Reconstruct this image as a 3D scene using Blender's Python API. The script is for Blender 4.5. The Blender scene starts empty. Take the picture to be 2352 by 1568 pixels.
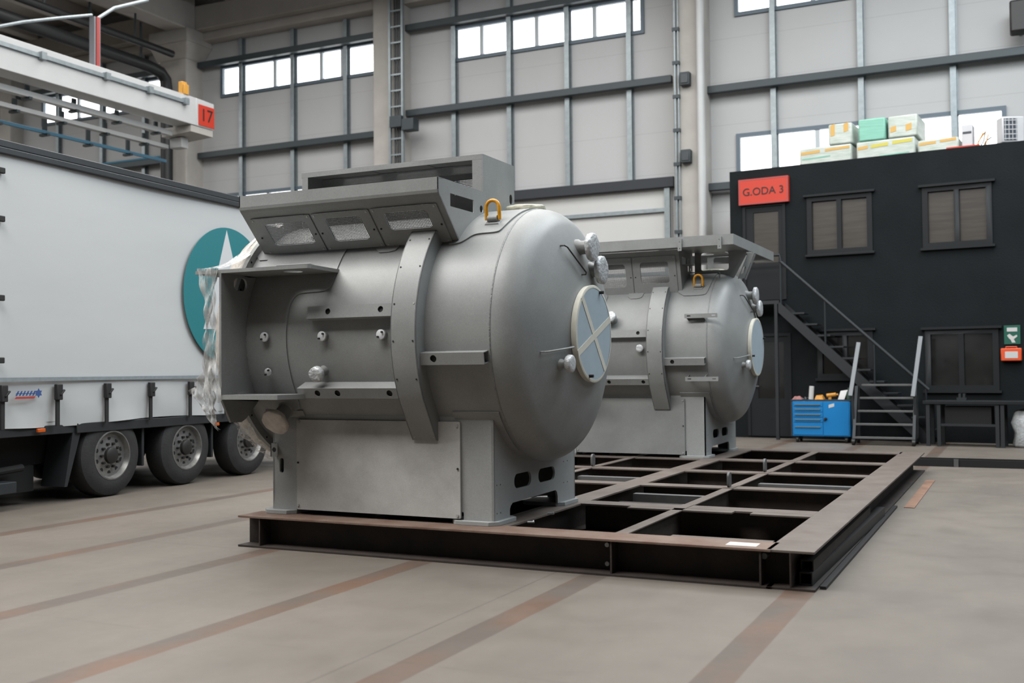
import bpy, bmesh, math, random
from mathutils import Vector, Matrix
random.seed(7)
SC = bpy.context.scene
COL = SC.collection
R = math.radians

# ------------------------------------------------------------------ camera
YAW, PITCH, ROLL = R(-25.6447), R(1.57474), R(-0.52593)
F_PX = 2428.77
CAM_Z = 1.4
cy, sy, cp, sp = math.cos(YAW), math.sin(YAW), math.cos(PITCH), math.sin(PITCH)
fwd = Vector((sy * cp, cy * cp, sp))
rt0 = Vector((cy, -sy, 0))
up0 = rt0.cross(fwd)
rt = rt0 * math.cos(ROLL) + up0 * math.sin(ROLL)
up = up0 * math.cos(ROLL) - rt0 * math.sin(ROLL)
cam_data = bpy.data.cameras.new('camera')
cam_data.sensor_width = 36.0
cam_data.lens = 36.0 * F_PX / 2352.0
cam_data.clip_end = 200
cam_data.dof.use_dof = True
cam_data.dof.focus_distance = 9.6
cam_data.dof.aperture_fstop = 1.8
cam = bpy.data.objects.new('camera', cam_data)
COL.objects.link(cam)
m = Matrix.Identity(4)
for i in range(3):
    m[i][0], m[i][1], m[i][2] = rt[i], up[i], -fwd[i]
m[2][3] = CAM_Z
cam.matrix_world = m
SC.camera = cam

# ------------------------------------------------------------------ exposure, sky, lamps
SC.view_settings.view_transform = 'Standard'
SC.view_settings.look = 'None'
SC.view_settings.gamma = 1
SC.view_settings.use_curve_mapping = False
SC.view_settings.exposure = 0.0
W = bpy.data.worlds.new('overcast daylight')
SC.world = W
W.use_nodes = True
W.node_tree.nodes['Background'].inputs[0].default_value = (0.80, 0.90, 1.0, 1)
W.node_tree.nodes['Background'].inputs[1].default_value = 0.025

def area(name, loc, rot, sx, sy_, power, col):
    l = bpy.data.lights.new(name, 'AREA')
    l.shape = 'RECTANGLE'; l.size = sx; l.size_y = sy_
    l.energy = power; l.color = col
    o = bpy.data.objects.new(name, l)
    o.location = loc; o.rotation_euler = rot
    COL.objects.link(o)
    return o
# roof lights under the ceiling of the hall, the last one an added lamp
area('roof_or_added_light', (-9.5, 1.8, 11.3), (0, 0, 0), 15, 5, 3600, (1, .985, .96))
area('roof_or_added_light', (-7.0, 10.5, 11.3), (0, 0, 0), 13, 5, 1250, (1, .985, .96))
area('roof_or_added_light', (-8.0, 17.5, 11.3), (0, 0, 0), 24, 5, 1950, (1, .985, .97))
area('roof_or_added_light', (-31.0, 14.0, 11.3), (0, 0, 0), 12, 6, 1500, (1, .985, .96))  # unseen lamp added to brighten the left bay
# row of high windows in the side wall of the hall, out of frame to the right
area('side_daylight', (8.0, 12.0, 9.6), (0, R(48), 0), 4, 16, 480, (.80, .91, 1))
area('roof_or_added_light', (1.5, 12.5, 11.3), (0, R(12), 0), 4, 14, 1450, (.84, .93, 1))  # unseen overhead lamp added to brighten the dished ends

# ------------------------------------------------------------------ materials
ALB = .68      # overall reflectance of paints against their look under the lamps
def c(r, g, b):
    f = lambda v: (v / 255 / 12.92) if v <= 10.3 else ((v / 255 + .055) / 1.055) ** 2.4
    return (f(r) * ALB, f(g) * ALB, f(b) * ALB, 1)

def mat(name, col, rough=.6, metal=0., var=.0, scale=4., detail=6., col2=None, bump=0., bscale=60., emit=0., spec=.5, stretch=(1, 1, 1), speck=0.):
    M = bpy.data.materials.new(name); M.use_nodes = True
    nt = M.node_tree; b = nt.nodes['Principled BSDF']
    b.inputs['Base Color'].default_value = col
    b.inputs['Roughness'].default_value = rough
    b.inputs['Metallic'].default_value = metal
    b.inputs['Specular IOR Level'].default_value = spec
    if emit:
        b.inputs['Emission Color'].default_value = col
        b.inputs['Emission Strength'].default_value = emit
    tc = nt.nodes.new('ShaderNodeTexCoord')
    mp = nt.nodes.new('ShaderNodeMapping'); mp.inputs['Scale'].default_value = stretch
    nt.links.new(tc.outputs['Object'], mp.inputs['Vector'])
    if var or col2:
        n = nt.nodes.new('ShaderNodeTexNoise'); n.inputs['Scale'].default_value = scale; n.inputs['Detail'].default_value = detail
        n.inputs['Roughness'].default_value = .6
        nt.links.new(mp.outputs[0], n.inputs['Vector'])
        r = nt.nodes.new('ShaderNodeValToRGB')
        c2 = col2 if col2 else tuple(v * (1 - var) for v in col[:3]) + (1,)
        c1 = col if col2 else tuple(min(1, v * (1 + var)) for v in col[:3]) + (1,)
        r.color_ramp.elements[0].position = .34; r.color_ramp.elements[0].color = c2
        r.color_ramp.elements[1].position = .66; r.color_ramp.elements[1].color = c1
        nt.links.new(n.outputs['Fac'], r.inputs[0])
        out = r.outputs[0]
        if speck:
            n2 = nt.nodes.new('ShaderNodeTexNoise'); n2.inputs['Scale'].default_value = 170; n2.inputs['Detail'].default_value = 2
            nt.links.new(tc.outputs['Object'], n2.inputs['Vector'])
            mx = nt.nodes.new('ShaderNodeMix'); mx.data_type = 'RGBA'; mx.blend_type = 'OVERLAY'
            mx.inputs['Factor'].default_value = speck
            nt.links.new(out, mx.inputs['A']); nt.links.new(n2.outputs['Color'], mx.inputs['B'])
            hs = nt.nodes.new('ShaderNodeRGBToBW'); nt.links.new(n2.outputs['Color'], hs.inputs[0])
            nt.links.new(hs.outputs[0], mx.inputs['B'])
            out = mx.outputs['Result']
        nt.links.new(out, b.inputs['Base Color'])
    if bump:
        n3 = nt.nodes.new('ShaderNodeTexNoise'); n3.inputs['Scale'].default_value = bscale; n3.inputs['Detail'].default_value = 4
        nt.links.new(mp.outputs[0], n3.inputs['Vector'])
        bp = nt.nodes.new('ShaderNodeBump'); bp.inputs['Strength'].default_value = bump; bp.inputs['Distance'].default_value = .01
        nt.links.new(n3.outputs['Fac'], bp.inputs['Height']); nt.links.new(bp.outputs[0], b.inputs['Normal'])
    return M

MT = {}
MT['primer'] = mat('grey primer', c(148, 150, 149), .44, 0, .10, 2.2, col2=None, speck=.35, spec=.45)
MT['primer_panel'] = mat('grey primer panel', c(190, 189, 186), .5, 0, .13, 3.0, speck=.3, spec=.4)
MT['primer_base'] = mat('grey primer of pedestal', c(166, 168, 167), .5, 0, .07, 2.6, speck=.3, spec=.4)
MT['weld'] = mat('weld bead', c(140, 142, 141), .45, .2, .2, 60, bump=.5, bscale=90)
MT['steel'] = mat('zinc bolt', c(190, 190, 190), .4, .3)
MT['dark_hole'] = mat('black hole', c(12, 12, 12), .8)
MT['yellow'] = mat('yellow lifting paint', c(226, 156, 20), .4, 0, .2, 30, spec=.5)
MT['disc_blue'] = mat('pale blue cover', c(178, 194, 204), .5, 0, .04, 8)
MT['tape'] = mat('cream masking tape', c(222, 219, 205), .6, 0, .04, 20)
MT['cream_wrap'] = mat('cream wrapping', c(225, 222, 200), .7, 0, .1, 20, bump=.4, bscale=40)
MT['white_cap'] = mat('white plastic cap', c(222, 224, 226), .35, 0, .05, 30)
MT['film_cap'] = mat('stretch film over flange', c(205, 208, 210), .25, 0, .22, 28, bump=.9, bscale=45, spec=.8)
MT['film_cap_dusty'] = mat('dusty film over flange', c(206, 198, 188), .35, 0, .15, 14, bump=.6, bscale=30, spec=.6)
MT['wire'] = mat('perforated screen', c(118, 118, 115), .5, .3)
MT['rust_web_shade'] = mat('shaded rusty steel web', c(58, 46, 39), .75, .1, .35, 5, col2=c(40, 33, 29), bump=.3, bscale=50)  # brown rusty steel; dark tone also holds the shade on the beam sides
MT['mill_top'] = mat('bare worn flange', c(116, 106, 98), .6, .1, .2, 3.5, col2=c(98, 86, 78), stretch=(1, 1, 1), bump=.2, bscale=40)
MT['rust_orange'] = mat('orange rust', c(138, 104, 84), .8, 0, .25, 4)
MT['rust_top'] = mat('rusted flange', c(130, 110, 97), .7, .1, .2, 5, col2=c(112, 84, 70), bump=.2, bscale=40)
MT['dark_steel'] = mat('dark steel', c(46, 45, 45), .55, .4, .2, 6)
MT['tarp'] = mat('white tarpaulin', c(204, 207, 208), .5, 0, .025, 1.2, stretch=(1, .35, 1.5), bump=.15, bscale=2.0)
MT['rail_grey'] = mat('anthracite aluminium', c(60, 65, 69), .4, .3, .06, 4)
MT['teal'] = mat('teal print', c(36, 128, 136), .5)
MT['print_white'] = mat('white print', c(216, 220, 222), .5)
MT['rubber'] = mat('tyre rubber', c(40, 40, 41), .75, 0, .15, 12, bump=.3, bscale=40)
MT['alloy'] = mat('grey wheel rim', c(150, 150, 148), .38, .7, .2, 14)
MT['hub_dark'] = mat('dark hub', c(58, 57, 56), .5, .5)
MT['chassis'] = mat('black chassis', c(38, 42, 45), .6, .1, .15, 5)
MT['under'] = mat('black underbody', c(16, 16, 17), .8)
MT['strap'] = mat('black strap', c(30, 30, 31), .7)
MT['amber'] = mat('amber lens', c(214, 96, 22), .3)
MT['strip_grey'] = mat('grey band on tarpaulin', c(138, 148, 153), .6, 0, .1, 20)
MT['logo_blue'] = mat('blue print', c(62, 92, 150), .5)
MT['logo_red'] = mat('red print', c(180, 70, 66), .5)
MT['girder'] = mat('white crane paint', c(206, 208, 208), .45, 0, .03, 2)
MT['galv'] = mat('galvanised steel', c(158, 168, 172), .4, .45, .1, 10)
MT['blue_rail'] = mat('blue conductor rail', c(84, 140, 168), .45)
MT['sign_red'] = mat('orange red sign', c(208, 54, 28), .5)
MT['black_paint'] = mat('black lettering', c(22, 20, 20), .6)
MT['concrete'] = mat('concrete', c(190, 186, 180), .85, 0, .08, 1.5, bump=.3, bscale=14)
MT['roof_concrete'] = mat('roof concrete', c(186, 181, 175), .9, 0, .08, 1.2, bump=.2, bscale=10)
MT['rail'] = mat('dark wall rail', c(62, 72, 76), .5, .2)
MT['pipe_black'] = mat('black duct', c(34, 36, 38), .5, .1)
MT['frame_blue'] = mat('grey window frame', c(96, 112, 124), .5)
MT['mullion'] = mat('pale mullion', c(196, 204, 208), .5)  # whitened: bloom of the bright windows is put into the colour
MT['glow'] = mat('bright window pane', (1, 1, 1, 1), .3, emit=3.2)
MT['gate'] = mat('white gate panel', c(214, 214, 212), .55, 0, .02, 1)
MT['container'] = mat('anthracite render', c(30, 34, 36), .85, 0, .14, 1.1, bump=.35, bscale=30, spec=.12)
MT['cont_frame'] = mat('anthracite frame', c(28, 32, 35), .6, 0, .06, 4, spec=.25)
MT['pane_brown'] = mat('blind behind glass', c(66, 60, 54), .35, 0, .22, 3, stretch=(.4, 1, 5))
MT['pane_dark'] = mat('dark window glass', c(40, 39, 38), .12, 0, .3, 2.4, spec=.6)
MT['stair'] = mat('dark stair steel', c(33, 38, 42), .6, .1)
MT['step_grey'] = mat('grey step steel', c(104, 104, 104), .55, .2, .1, 8)
MT['step_post'] = mat('light grey post', c(124, 128, 132), .5, .2)
MT['cab_blue'] = mat('blue cabinet paint', c(8, 132, 204), .4, 0, .02, 3)
MT['cab_dark'] = mat('dark blue grey edge', c(38, 44, 52), .6)
MT['cab_handle'] = mat('grey drawer pull', c(120, 150, 160), .4, .4)
MT['orange'] = mat('orange', c(206, 142, 44), .6, 0, .2, 30)
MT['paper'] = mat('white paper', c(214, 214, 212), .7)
MT['reddish'] = mat('reddish rag', c(160, 110, 105), .8, 0, .2, 20)
MT['green_dark'] = mat('dark green', c(40, 72, 54), .6)
MT['green_sign'] = mat('emergency green', c(12, 94, 76), .5)
MT['kit_orange'] = mat('orange kit', c(240, 88, 36), .5)
MT['pack'] = mat('printed white packing film', c(214, 220, 212), .55, 0, .1, 3, col2=c(186, 196, 184), stretch=(1, 1, 4), bump=.4, bscale=9)
MT['pack_teal'] = mat('mint foam boards', c(138, 200, 178), .6, 0, .12, 3, stretch=(1, 1, 14))
MT['pack_orange'] = mat('orange print', c(220, 176, 96), .6)
MT['pack_yellow'] = mat('yellow print', c(214, 202, 88), .6)
MT['plastic_white'] = mat('white plastic', c(210, 210, 212), .5, 0, .04, 5)
MT['fan'] = mat('dark fan grille', c(60, 68, 76), .5)
MT['post'] = mat('grey painted post', c(150, 152, 158), .5)
MT['beacon'] = mat('yellow bumper', c(224, 162, 60), .5)

def floor_material():
    M = bpy.data.materials.new('hall floor'); M.use_nodes = True
    nt = M.node_tree; L = nt.links; b = nt.nodes['Principled BSDF']
    b.inputs['Roughness'].default_value = .55
    b.inputs['Specular IOR Level'].default_value = .35
    g = nt.nodes.new('ShaderNodeNewGeometry')
    sx = nt.nodes.new('ShaderNodeSeparateXYZ'); L.new(g.outputs['Position'], sx.inputs[0])
    def math_(op, a, b_=None):
        n = nt.nodes.new('ShaderNodeMath'); n.operation = op
        for i, v in enumerate((a, b_)):
            if v is None: continue
            if isinstance(v, (int, float)): n.inputs[i].default_value = v
            else: L.new(v, n.inputs[i])
        return n.outputs[0]
    def noise(scale, stretch=(1, 1, 1), det=6):
        mp = nt.nodes.new('ShaderNodeMapping'); mp.inputs['Scale'].default_value = stretch
        L.new(g.outputs['Position'], mp.inputs[0])
        n = nt.nodes.new('ShaderNodeTexNoise'); n.inputs['Scale'].default_value = scale; n.inputs['Detail'].default_value = det
        L.new(mp.outputs[0], n.inputs['Vector']); return n.outputs['Fac']
    def ramp(f, p0, c0, p1, c1):
        r = nt.nodes.new('ShaderNodeValToRGB'); e = r.color_ramp.elements
        e[0].position = p0; e[0].color = c0; e[1].position = p1; e[1].color = c1
        L.new(f, r.inputs[0]); return r.outputs[0]
    def mix(f, a, b_):
        n = nt.nodes.new('ShaderNodeMix'); n.data_type = 'RGBA'
        if isinstance(f, float): n.inputs['Factor'].default_value = f
        else: L.new(f, n.inputs['Factor'])
        for k, v in (('A', a), ('B', b_)):
            if isinstance(v, tuple): n.inputs[k].default_value = v
            else: L.new(v, n.inputs[k])
        return n.outputs['Result']
    base = ramp(noise(1.1, (1, .6, 1)), .3, c(111, 104, 96), .7, c(125, 117, 108))
    fine = ramp(noise(9, (1, .5, 1)), .3, (.94, .94, .94, 1), .7, (1.0, 1.0, 1.0, 1))
    mul = nt.nodes.new('ShaderNodeMix'); mul.data_type = 'RGBA'; mul.blend_type = 'MULTIPLY'; mul.inputs['Factor'].default_value = 1
    L.new(base, mul.inputs['A']); L.new(fine, mul.inputs['B']); base = mul.outputs['Result']
    # steel strips set into the floor, one every 1.37 m, running in depth
    X = sx.outputs['X']; Y = sx.outputs['Y']
    k = math_('DIVIDE', math_('ADD', X, 1.27 + 1.37 / 2), 1.37)
    fr = math_('ABSOLUTE', math_('SUBTRACT', math_('FRACT', k), .5))
    wob = math_('MULTIPLY', math_('SUBTRACT', noise(1.5), .5), .01)
    st = math_('LESS_THAN', math_('ADD', fr, wob), .068)
    st = math_('MULTIPLY', st, math_('LESS_THAN', X, -.9))
    st = math_('MULTIPLY', st, math_('GREATER_THAN', X, -9.0))
    steel = ramp(noise(2.2, (1, .5, 1)), .45, c(94, 85, 77), .72, c(116, 86, 68))
    col = mix(math_('MULTIPLY', st, .9), base, steel)
    # joints of the slab
    j1 = math_('LESS_THAN', math_('ABSOLUTE', math_('SUBTRACT', X, -2.93)), .006)
    jy = math_('ABSOLUTE', math_('SUBTRACT', math_('FRACT', math_('DIVIDE', math_('ADD', Y, 1.35), 2.3)), .5))
    j2 = math_('MULTIPLY', math_('LESS_THAN', jy, .006), ramp(noise(.9), .48, (0, 0, 0, 1), .56, (1, 1, 1, 1)))
    j = math_('MAXIMUM', j1, math_('MULTIPLY', j2, .4))
    col = mix(math_('MULTIPLY', j, .6), col, c(84, 78, 73))
    # wide darker patch of worn floor beside the frame
    L.new(col, b.inputs['Base Color'])
    rr = ramp(noise(3), .3, (.45,) * 3 + (1,), .7, (.62,) * 3 + (1,)); L.new(rr, b.inputs['Roughness'])
    return M
MT['floor'] = floor_material()

def wall_material(name, col, axis):
    M = mat(name, col, .6, 0, .02, .7)
    nt = M.node_tree; L = nt.links; b = nt.nodes['Principled BSDF']
    g = nt.nodes.new('ShaderNodeNewGeometry'); s = nt.nodes.new('ShaderNodeSeparateXYZ'); L.new(g.outputs['Position'], s.inputs[0])
    d = nt.nodes.new('ShaderNodeMath'); d.operation = 'FRACT'
    q = nt.nodes.new('ShaderNodeMath'); q.operation = 'DIVIDE'; q.inputs[1].default_value = 1.0
    L.new(s.outputs['Z'], q.inputs[0]); L.new(q.outputs[0], d.inputs[0])
    lt = nt.nodes.new('ShaderNodeMath'); lt.operation = 'LESS_THAN'; lt.inputs[1].default_value = .02; L.new(d.outputs[0], lt.inputs[0])
    f = nt.nodes.new('ShaderNodeMath'); f.operation = 'MULTIPLY'; f.inputs[1].default_value = .14; L.new(lt.outputs[0], f.inputs[0])
    src = b.inputs['Base Color'].links[0].from_socket
    mx = nt.nodes.new('ShaderNodeMix'); mx.data_type = 'RGBA'; mx.inputs['B'].default_value = (.08, .08, .08, 1)
    L.new(f.outputs[0], mx.inputs['Factor']); L.new(src, mx.inputs['A']); L.new(mx.outputs['Result'], b.inputs['Base Color'])
    return M
MT['wall'] = wall_material('white wall panel', c(194, 195, 195), 'x')
MT['wall_side'] = wall_material('cream wall panel', c(196, 192, 186), 'y')

def film_material():
    M = bpy.data.materials.new('stretch film'); M.use_nodes = True
    nt = M.node_tree; L = nt.links
    for n in list(nt.nodes): nt.nodes.remove(n)
    out = nt.nodes.new('ShaderNodeOutputMaterial')
    p = nt.nodes.new('ShaderNodeBsdfPrincipled'); p.inputs['Base Color'].default_value = c(226, 226, 224); p.inputs['Roughness'].default_value = .25
    t = nt.nodes.new('ShaderNodeBsdfTransparent')
    mx = nt.nodes.new('ShaderNodeMixShader')
    tc = nt.nodes.new('ShaderNodeTexCoord'); mp = nt.nodes.new('ShaderNodeMapping'); mp.inputs['Scale'].default_value = (9, 9, 1.6)
    n = nt.nodes.new('ShaderNodeTexNoise'); n.inputs['Scale'].default_value = 3; n.inputs['Detail'].default_value = 6
    r = nt.nodes.new('ShaderNodeValToRGB'); e = r.color_ramp.elements
    e[0].position = .38; e[0].color = (.18,) * 3 + (1,); e[1].position = .62; e[1].color = (.85,) * 3 + (1,)
    L.new(tc.outputs['Object'], mp.inputs[0]); L.new(mp.outputs[0], n.inputs['Vector']); L.new(n.outputs['Fac'], r.inputs[0])
    L.new(r.outputs[0], mx.inputs[0]); L.new(t.outputs[0], mx.inputs[1]); L.new(p.outputs[0], mx.inputs[2])
    L.new(mx.outputs[0], out.inputs[0])
    return M
MT['film'] = film_material()

# ------------------------------------------------------------------ helpers
def put(o, parent=None, **props):
    COL.objects.link(o)
    if parent is not None: o.parent = parent
    for k, v in props.items(): o[k] = v
    return o

def empty(name, loc, label, cat, group=None, rz=0.):
    o = bpy.data.objects.new(name, None)
    o.empty_display_size = .2
    o.location = loc; o.rotation_euler = (0, 0, rz)
    put(o, None, label=label, category=cat)
    if group: o['group'] = group
    return o

def rrect(x0, y0, x1, y1, r=.0, n=5):
    if r <= 0: return [(x0, y0), (x1, y0), (x1, y1), (x0, y1)]
    P = []
    for cx, cy_, a0 in ((x1 - r, y0 + r, -90), (x1 - r, y1 - r, 0), (x0 + r, y1 - r, 90), (x0 + r, y0 + r, 180)):
        for i in range(n + 1):
            a = R(a0 + 90 * i / n); P.append((cx + r * math.cos(a), cy_ + r * math.sin(a)))
    return P

def circ(x, y, r, n=20):
    return [(x + r * math.cos(2 * math.pi * i / n), y + r * math.sin(2 * math.pi * i / n)) for i in range(n)]

def chaikin(P, it=2, closed=True):
    for _ in range(it):
        Q = []
        for i in range(len(P)):
            a, b = P[i], P[(i + 1) % len(P)]
            Q += [(a[0] * .75 + b[0] * .25, a[1] * .75 + b[1] * .25), (a[0] * .25 + b[0] * .75, a[1] * .25 + b[1] * .75)]
        P = Q
    return P

def flat_mesh(outline, holes, half):
    cu = bpy.data.curves.new('tmp', 'CURVE'); cu.dimensions = '2D'; cu.fill_mode = 'BOTH'; cu.extrude = half
    for poly in [outline] + list(holes):
        s = cu.splines.new('POLY'); s.points.add(len(poly) - 1); s.use_cyclic_u = True
        for p, q in zip(s.points, poly): p.co = (q[0], q[1], 0, 1)
    o = bpy.data.objects.new('tmp', cu)
    me = bpy.data.meshes.new_from_object(o)
    bpy.data.objects.remove(o); bpy.data.curves.remove(cu)
    return me

def text_mesh(body, size, half):
    cu = bpy.data.curves.new('tmp', 'FONT'); cu.body = body; cu.size = size; cu.extrude = half
    cu.align_x = 'CENTER'; cu.align_y = 'CENTER'
    o = bpy.data.objects.new('tmp', cu)
    me = bpy.data.meshes.new_from_object(o)
    bpy.data.objects.remove(o); bpy.data.curves.remove(cu)
    return me

class MB:
    def __init__(s, off=(0, 0, 0)):
        s.bm = bmesh.new(); s.off = Vector(off); s.mi = 0
    def _tagnew(s, n0):
        s.bm.faces.ensure_lookup_table()
        for f in s.bm.faces[n0:]: f.material_index = s.mi
    def face(s, vs):
        n0 = len(s.bm.faces)
        f = s.bm.faces.new([s.bm.verts.new(v) for v in vs]); f.material_index = s.mi
        return f
    def box(s, x0, x1, y0, y1, z0, z1):
        return s.hexa([(x0, y0, z0), (x1, y0, z0), (x1, y1, z0), (x0, y1, z0)], [(x0, y0, z1), (x1, y0, z1), (x1, y1, z1), (x0, y1, z1)])
    def hexa(s, a, b):
        A = [s.bm.verts.new(v) for v in a]; B = [s.bm.verts.new(v) for v in b]; n = len(A)
        fs = [s.bm.faces.new(A[::-1]), s.bm.faces.new(B)]
        for i in range(n): fs.append(s.bm.faces.new((A[i], A[(i + 1) % n], B[(i + 1) % n], B[i])))
        for f in fs: f.material_index = s.mi
        return s
    def prism(s, poly, d0, d1, plane):
        f = {'xy': lambda p, d: (p[0], p[1], d), 'xz': lambda p, d: (p[0], d, p[1]), 'yz': lambda p, d: (d, p[0], p[1])}[plane]
        return s.hexa([f(p, d0) for p in poly], [f(p, d1) for p in poly])
    def bar(s, p, q, w, h, upv=(0, 0, 1)):
        p, q = Vector(p), Vector(q); d = (q - p).normalized(); u = Vector(upv)
        r = d.cross(u)
        if r.length < 1e-4: r = d.cross(Vector((1, 0, 0)))
        r.normalize(); u = r.cross(d)
        k = [(-1, -1), (1, -1), (1, 1), (-1, 1)]
        return s.hexa([p + r * (a * w / 2) + u * (b * h / 2) for a, b in k], [q + r * (a * w / 2) + u * (b * h / 2) for a, b in k])
    def tube(s, pts, r, n=10, closed=False):
        P = [Vector(p) for p in pts]; rings = []; N = len(P)
        prev = None
        for i in range(N):
            if closed: d = P[(i + 1) % N] - P[i - 1]
            else: d = P[min(i + 1, N - 1)] - P[max(i - 1, 0)]
            d.normalize()
            if prev is None:
                a = Vector((0, 0, 1)) if abs(d.z) < .9 else Vector((1, 0, 0))
                prev = d.cross(a).normalized()
            prev = (prev - d * prev.dot(d)).normalized()
            b = d.cross(prev)
            rr = r[i] if isinstance(r, (list, tuple)) else r
            rings.append([s.bm.verts.new(P[i] + (prev * math.cos(2 * math.pi * k / n) + b * math.sin(2 * math.pi * k / n)) * rr) for k in range(n)])
        fs = []
        for i in range(N if closed else N - 1):
            A, B = rings[i], rings[(i + 1) % N]
            for k in range(n): fs.append(s.bm.faces.new((A[k], A[(k + 1) % n], B[(k + 1) % n], B[k])))
        if not closed: fs += [s.bm.faces.new(rings[0][::-1]), s.bm.faces.new(rings[-1])]
        for f in fs: f.material_index = s.mi
        return s
    def cyl(s, p, q, r0, r1=None, n=20):
        return s.tube([p, q], [r0, r0 if r1 is None else r1], n)
    def lathe(s, prof, o, ax, n=48, closed_ends=True):
        """prof: (distance along ax, radius) pairs; surface of revolution about the line o + t*ax"""
        o = Vector(o); ax = Vector(ax).normalized()
        a = Vector((0, 0, 1)) if abs(ax.z) < .9 else Vector((1, 0, 0))
        u = ax.cross(a).normalized(); v = ax.cross(u)
        rings = []
        for t, r in prof:
            if r < 1e-6: rings.append([s.bm.verts.new(o + ax * t)])
            else: rings.append([s.bm.verts.new(o + ax * t + (u * math.cos(2 * math.pi * k / n) + v * math.sin(2 * math.pi * k / n)) * r) for k in range(n)])
        fs = []
        for A, B in zip(rings, rings[1:]):
            for k in range(n):
                k2 = (k + 1) % n
                if len(A) == 1 and len(B) == 1: continue
                if len(A) == 1: fs.append(s.bm.faces.new((A[0], B[k2], B[k])))
                elif len(B) == 1: fs.append(s.bm.faces.new((A[k], A[k2], B[0])))
                else: fs.append(s.bm.faces.new((A[k], A[k2], B[k2], B[k])))
        if closed_ends:
            if len(rings[0]) > 1: fs.append(s.bm.faces.new(rings[0][::-1]))
            if len(rings[-1]) > 1: fs.append(s.bm.faces.new(rings[-1]))
        for f in fs: f.material_index = s.mi
        return s
    def mesh(s, me, mtx):
        n0 = len(s.bm.faces); me.transform(mtx)
        s.bm.from_mesh(me); bpy.data.meshes.remove(me)
        s.bm.faces.ensure_lookup_table()
        for f in s.bm.faces[n0:]: f.material_index = s.mi
        return s
    def plate(s, outline, holes, d0, d1, plane):
        """flat plate with real holes; plane names the two coordinates of the outline, d0..d1 the third"""
        me = flat_mesh(outline, holes, abs(d1 - d0) / 2); dm = (d0 + d1) / 2
        if plane == 'xz': mtx = Matrix(((1, 0, 0, 0), (0, 0, -1, dm), (0, 1, 0, 0), (0, 0, 0, 1)))
        elif plane == 'yz': mtx = Matrix(((0, 0, 1, dm), (1, 0, 0, 0), (0, 1, 0, 0), (0, 0, 0, 1)))
        else: mtx = Matrix.Translation((0, 0, dm))
        return s.mesh(me, mtx)
    def frame_plate(s, outline, holes, o, ux, uy, half):
        """flat plate in the plane o + a*ux + b*uy"""
        ux, uy = Vector(ux).normalized(), Vector(uy).normalized(); n = ux.cross(uy)
        me = flat_mesh(outline, holes, half); o = Vector(o)
        mtx = Matrix(((ux.x, uy.x, n.x, o.x), (ux.y, uy.y, n.y, o.y), (ux.z, uy.z, n.z, o.z), (0, 0, 0, 1)))
        return s.mesh(me, mtx)
    def text(s, body, size, o, ux, uy, half=.002, sx=1.):
        ux, uy = Vector(ux).normalized(), Vector(uy).normalized(); n = ux.cross(uy); o = Vector(o)
        me = text_mesh(body, size, half)
        mtx = Matrix(((ux.x, uy.x, n.x, o.x), (ux.y, uy.y, n.y, o.y), (ux.z, uy.z, n.z, o.z), (0, 0, 0, 1))) @ Matrix.Diagonal((sx, 1, 1, 1))
        return s.mesh(me, mtx)
    def bent(s, outline, holes, r0, r1, yc, zc, rm):
        """plate bent round the x axis line (yc, zc): outline in (x, degrees), 0 deg faces -y"""
        P = [(x, R(a) * rm) for x, a in outline]; H = [[(x, R(a) * rm) for x, a in h] for h in holes]
        me = flat_mesh(P, H, abs(r1 - r0) / 2)
        b2 = bmesh.new(); b2.from_mesh(me)
        lo = min(p[1] for p in P); hi = max(p[1] for p in P); st = R(4) * rm; k = lo + st
        while k < hi:
            bmesh.ops.bisect_plane(b2, geom=b2.verts[:] + b2.edges[:] + b2.faces[:], plane_co=(0, k, 0), plane_no=(0, 1, 0)); k += st
        for v in b2.verts:
            a = v.co.y / rm; r = (r0 + r1) / 2 + v.co.z
            v.co = (v.co.x, yc - r * math.cos(a), zc + r * math.sin(a))
        b2.to_mesh(me); b2.free()
        return s.mesh(me, Matrix.Identity(4))
    def build(s, name, mats, parent=None, bevel=0., smooth=35, **props):
        bmesh.ops.recalc_face_normals(s.bm, faces=s.bm.faces[:])
        for v in s.bm.verts: v.co -= s.off
        me = bpy.data.meshes.new(name); s.bm.to_mesh(me); s.bm.free()
        for k in ([mats] if isinstance(mats, str) else mats): me.materials.append(MT[k])
        if smooth:
            for p in me.polygons: p.use_smooth = True
            me.set_sharp_from_angle(angle=R(smooth))
        o = bpy.data.objects.new(name, me)
        put(o, parent, **props)
        if bevel:
            b = o.modifiers.new('bevel', 'BEVEL'); b.width = bevel; b.segments = 2; b.limit_method = 'ANGLE'; b.angle_limit = R(40)
        return o

# ------------------------------------------------------------------ the hall
WY = 24.0       # inner face of the back wall
WX = -42.0      # inner face of the wall on the left
b = MB(); b.box(WX - .3, 9, -6, WY + .3, -.2, 0); b.build('floor', 'floor', kind='structure', smooth=0)

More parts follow.
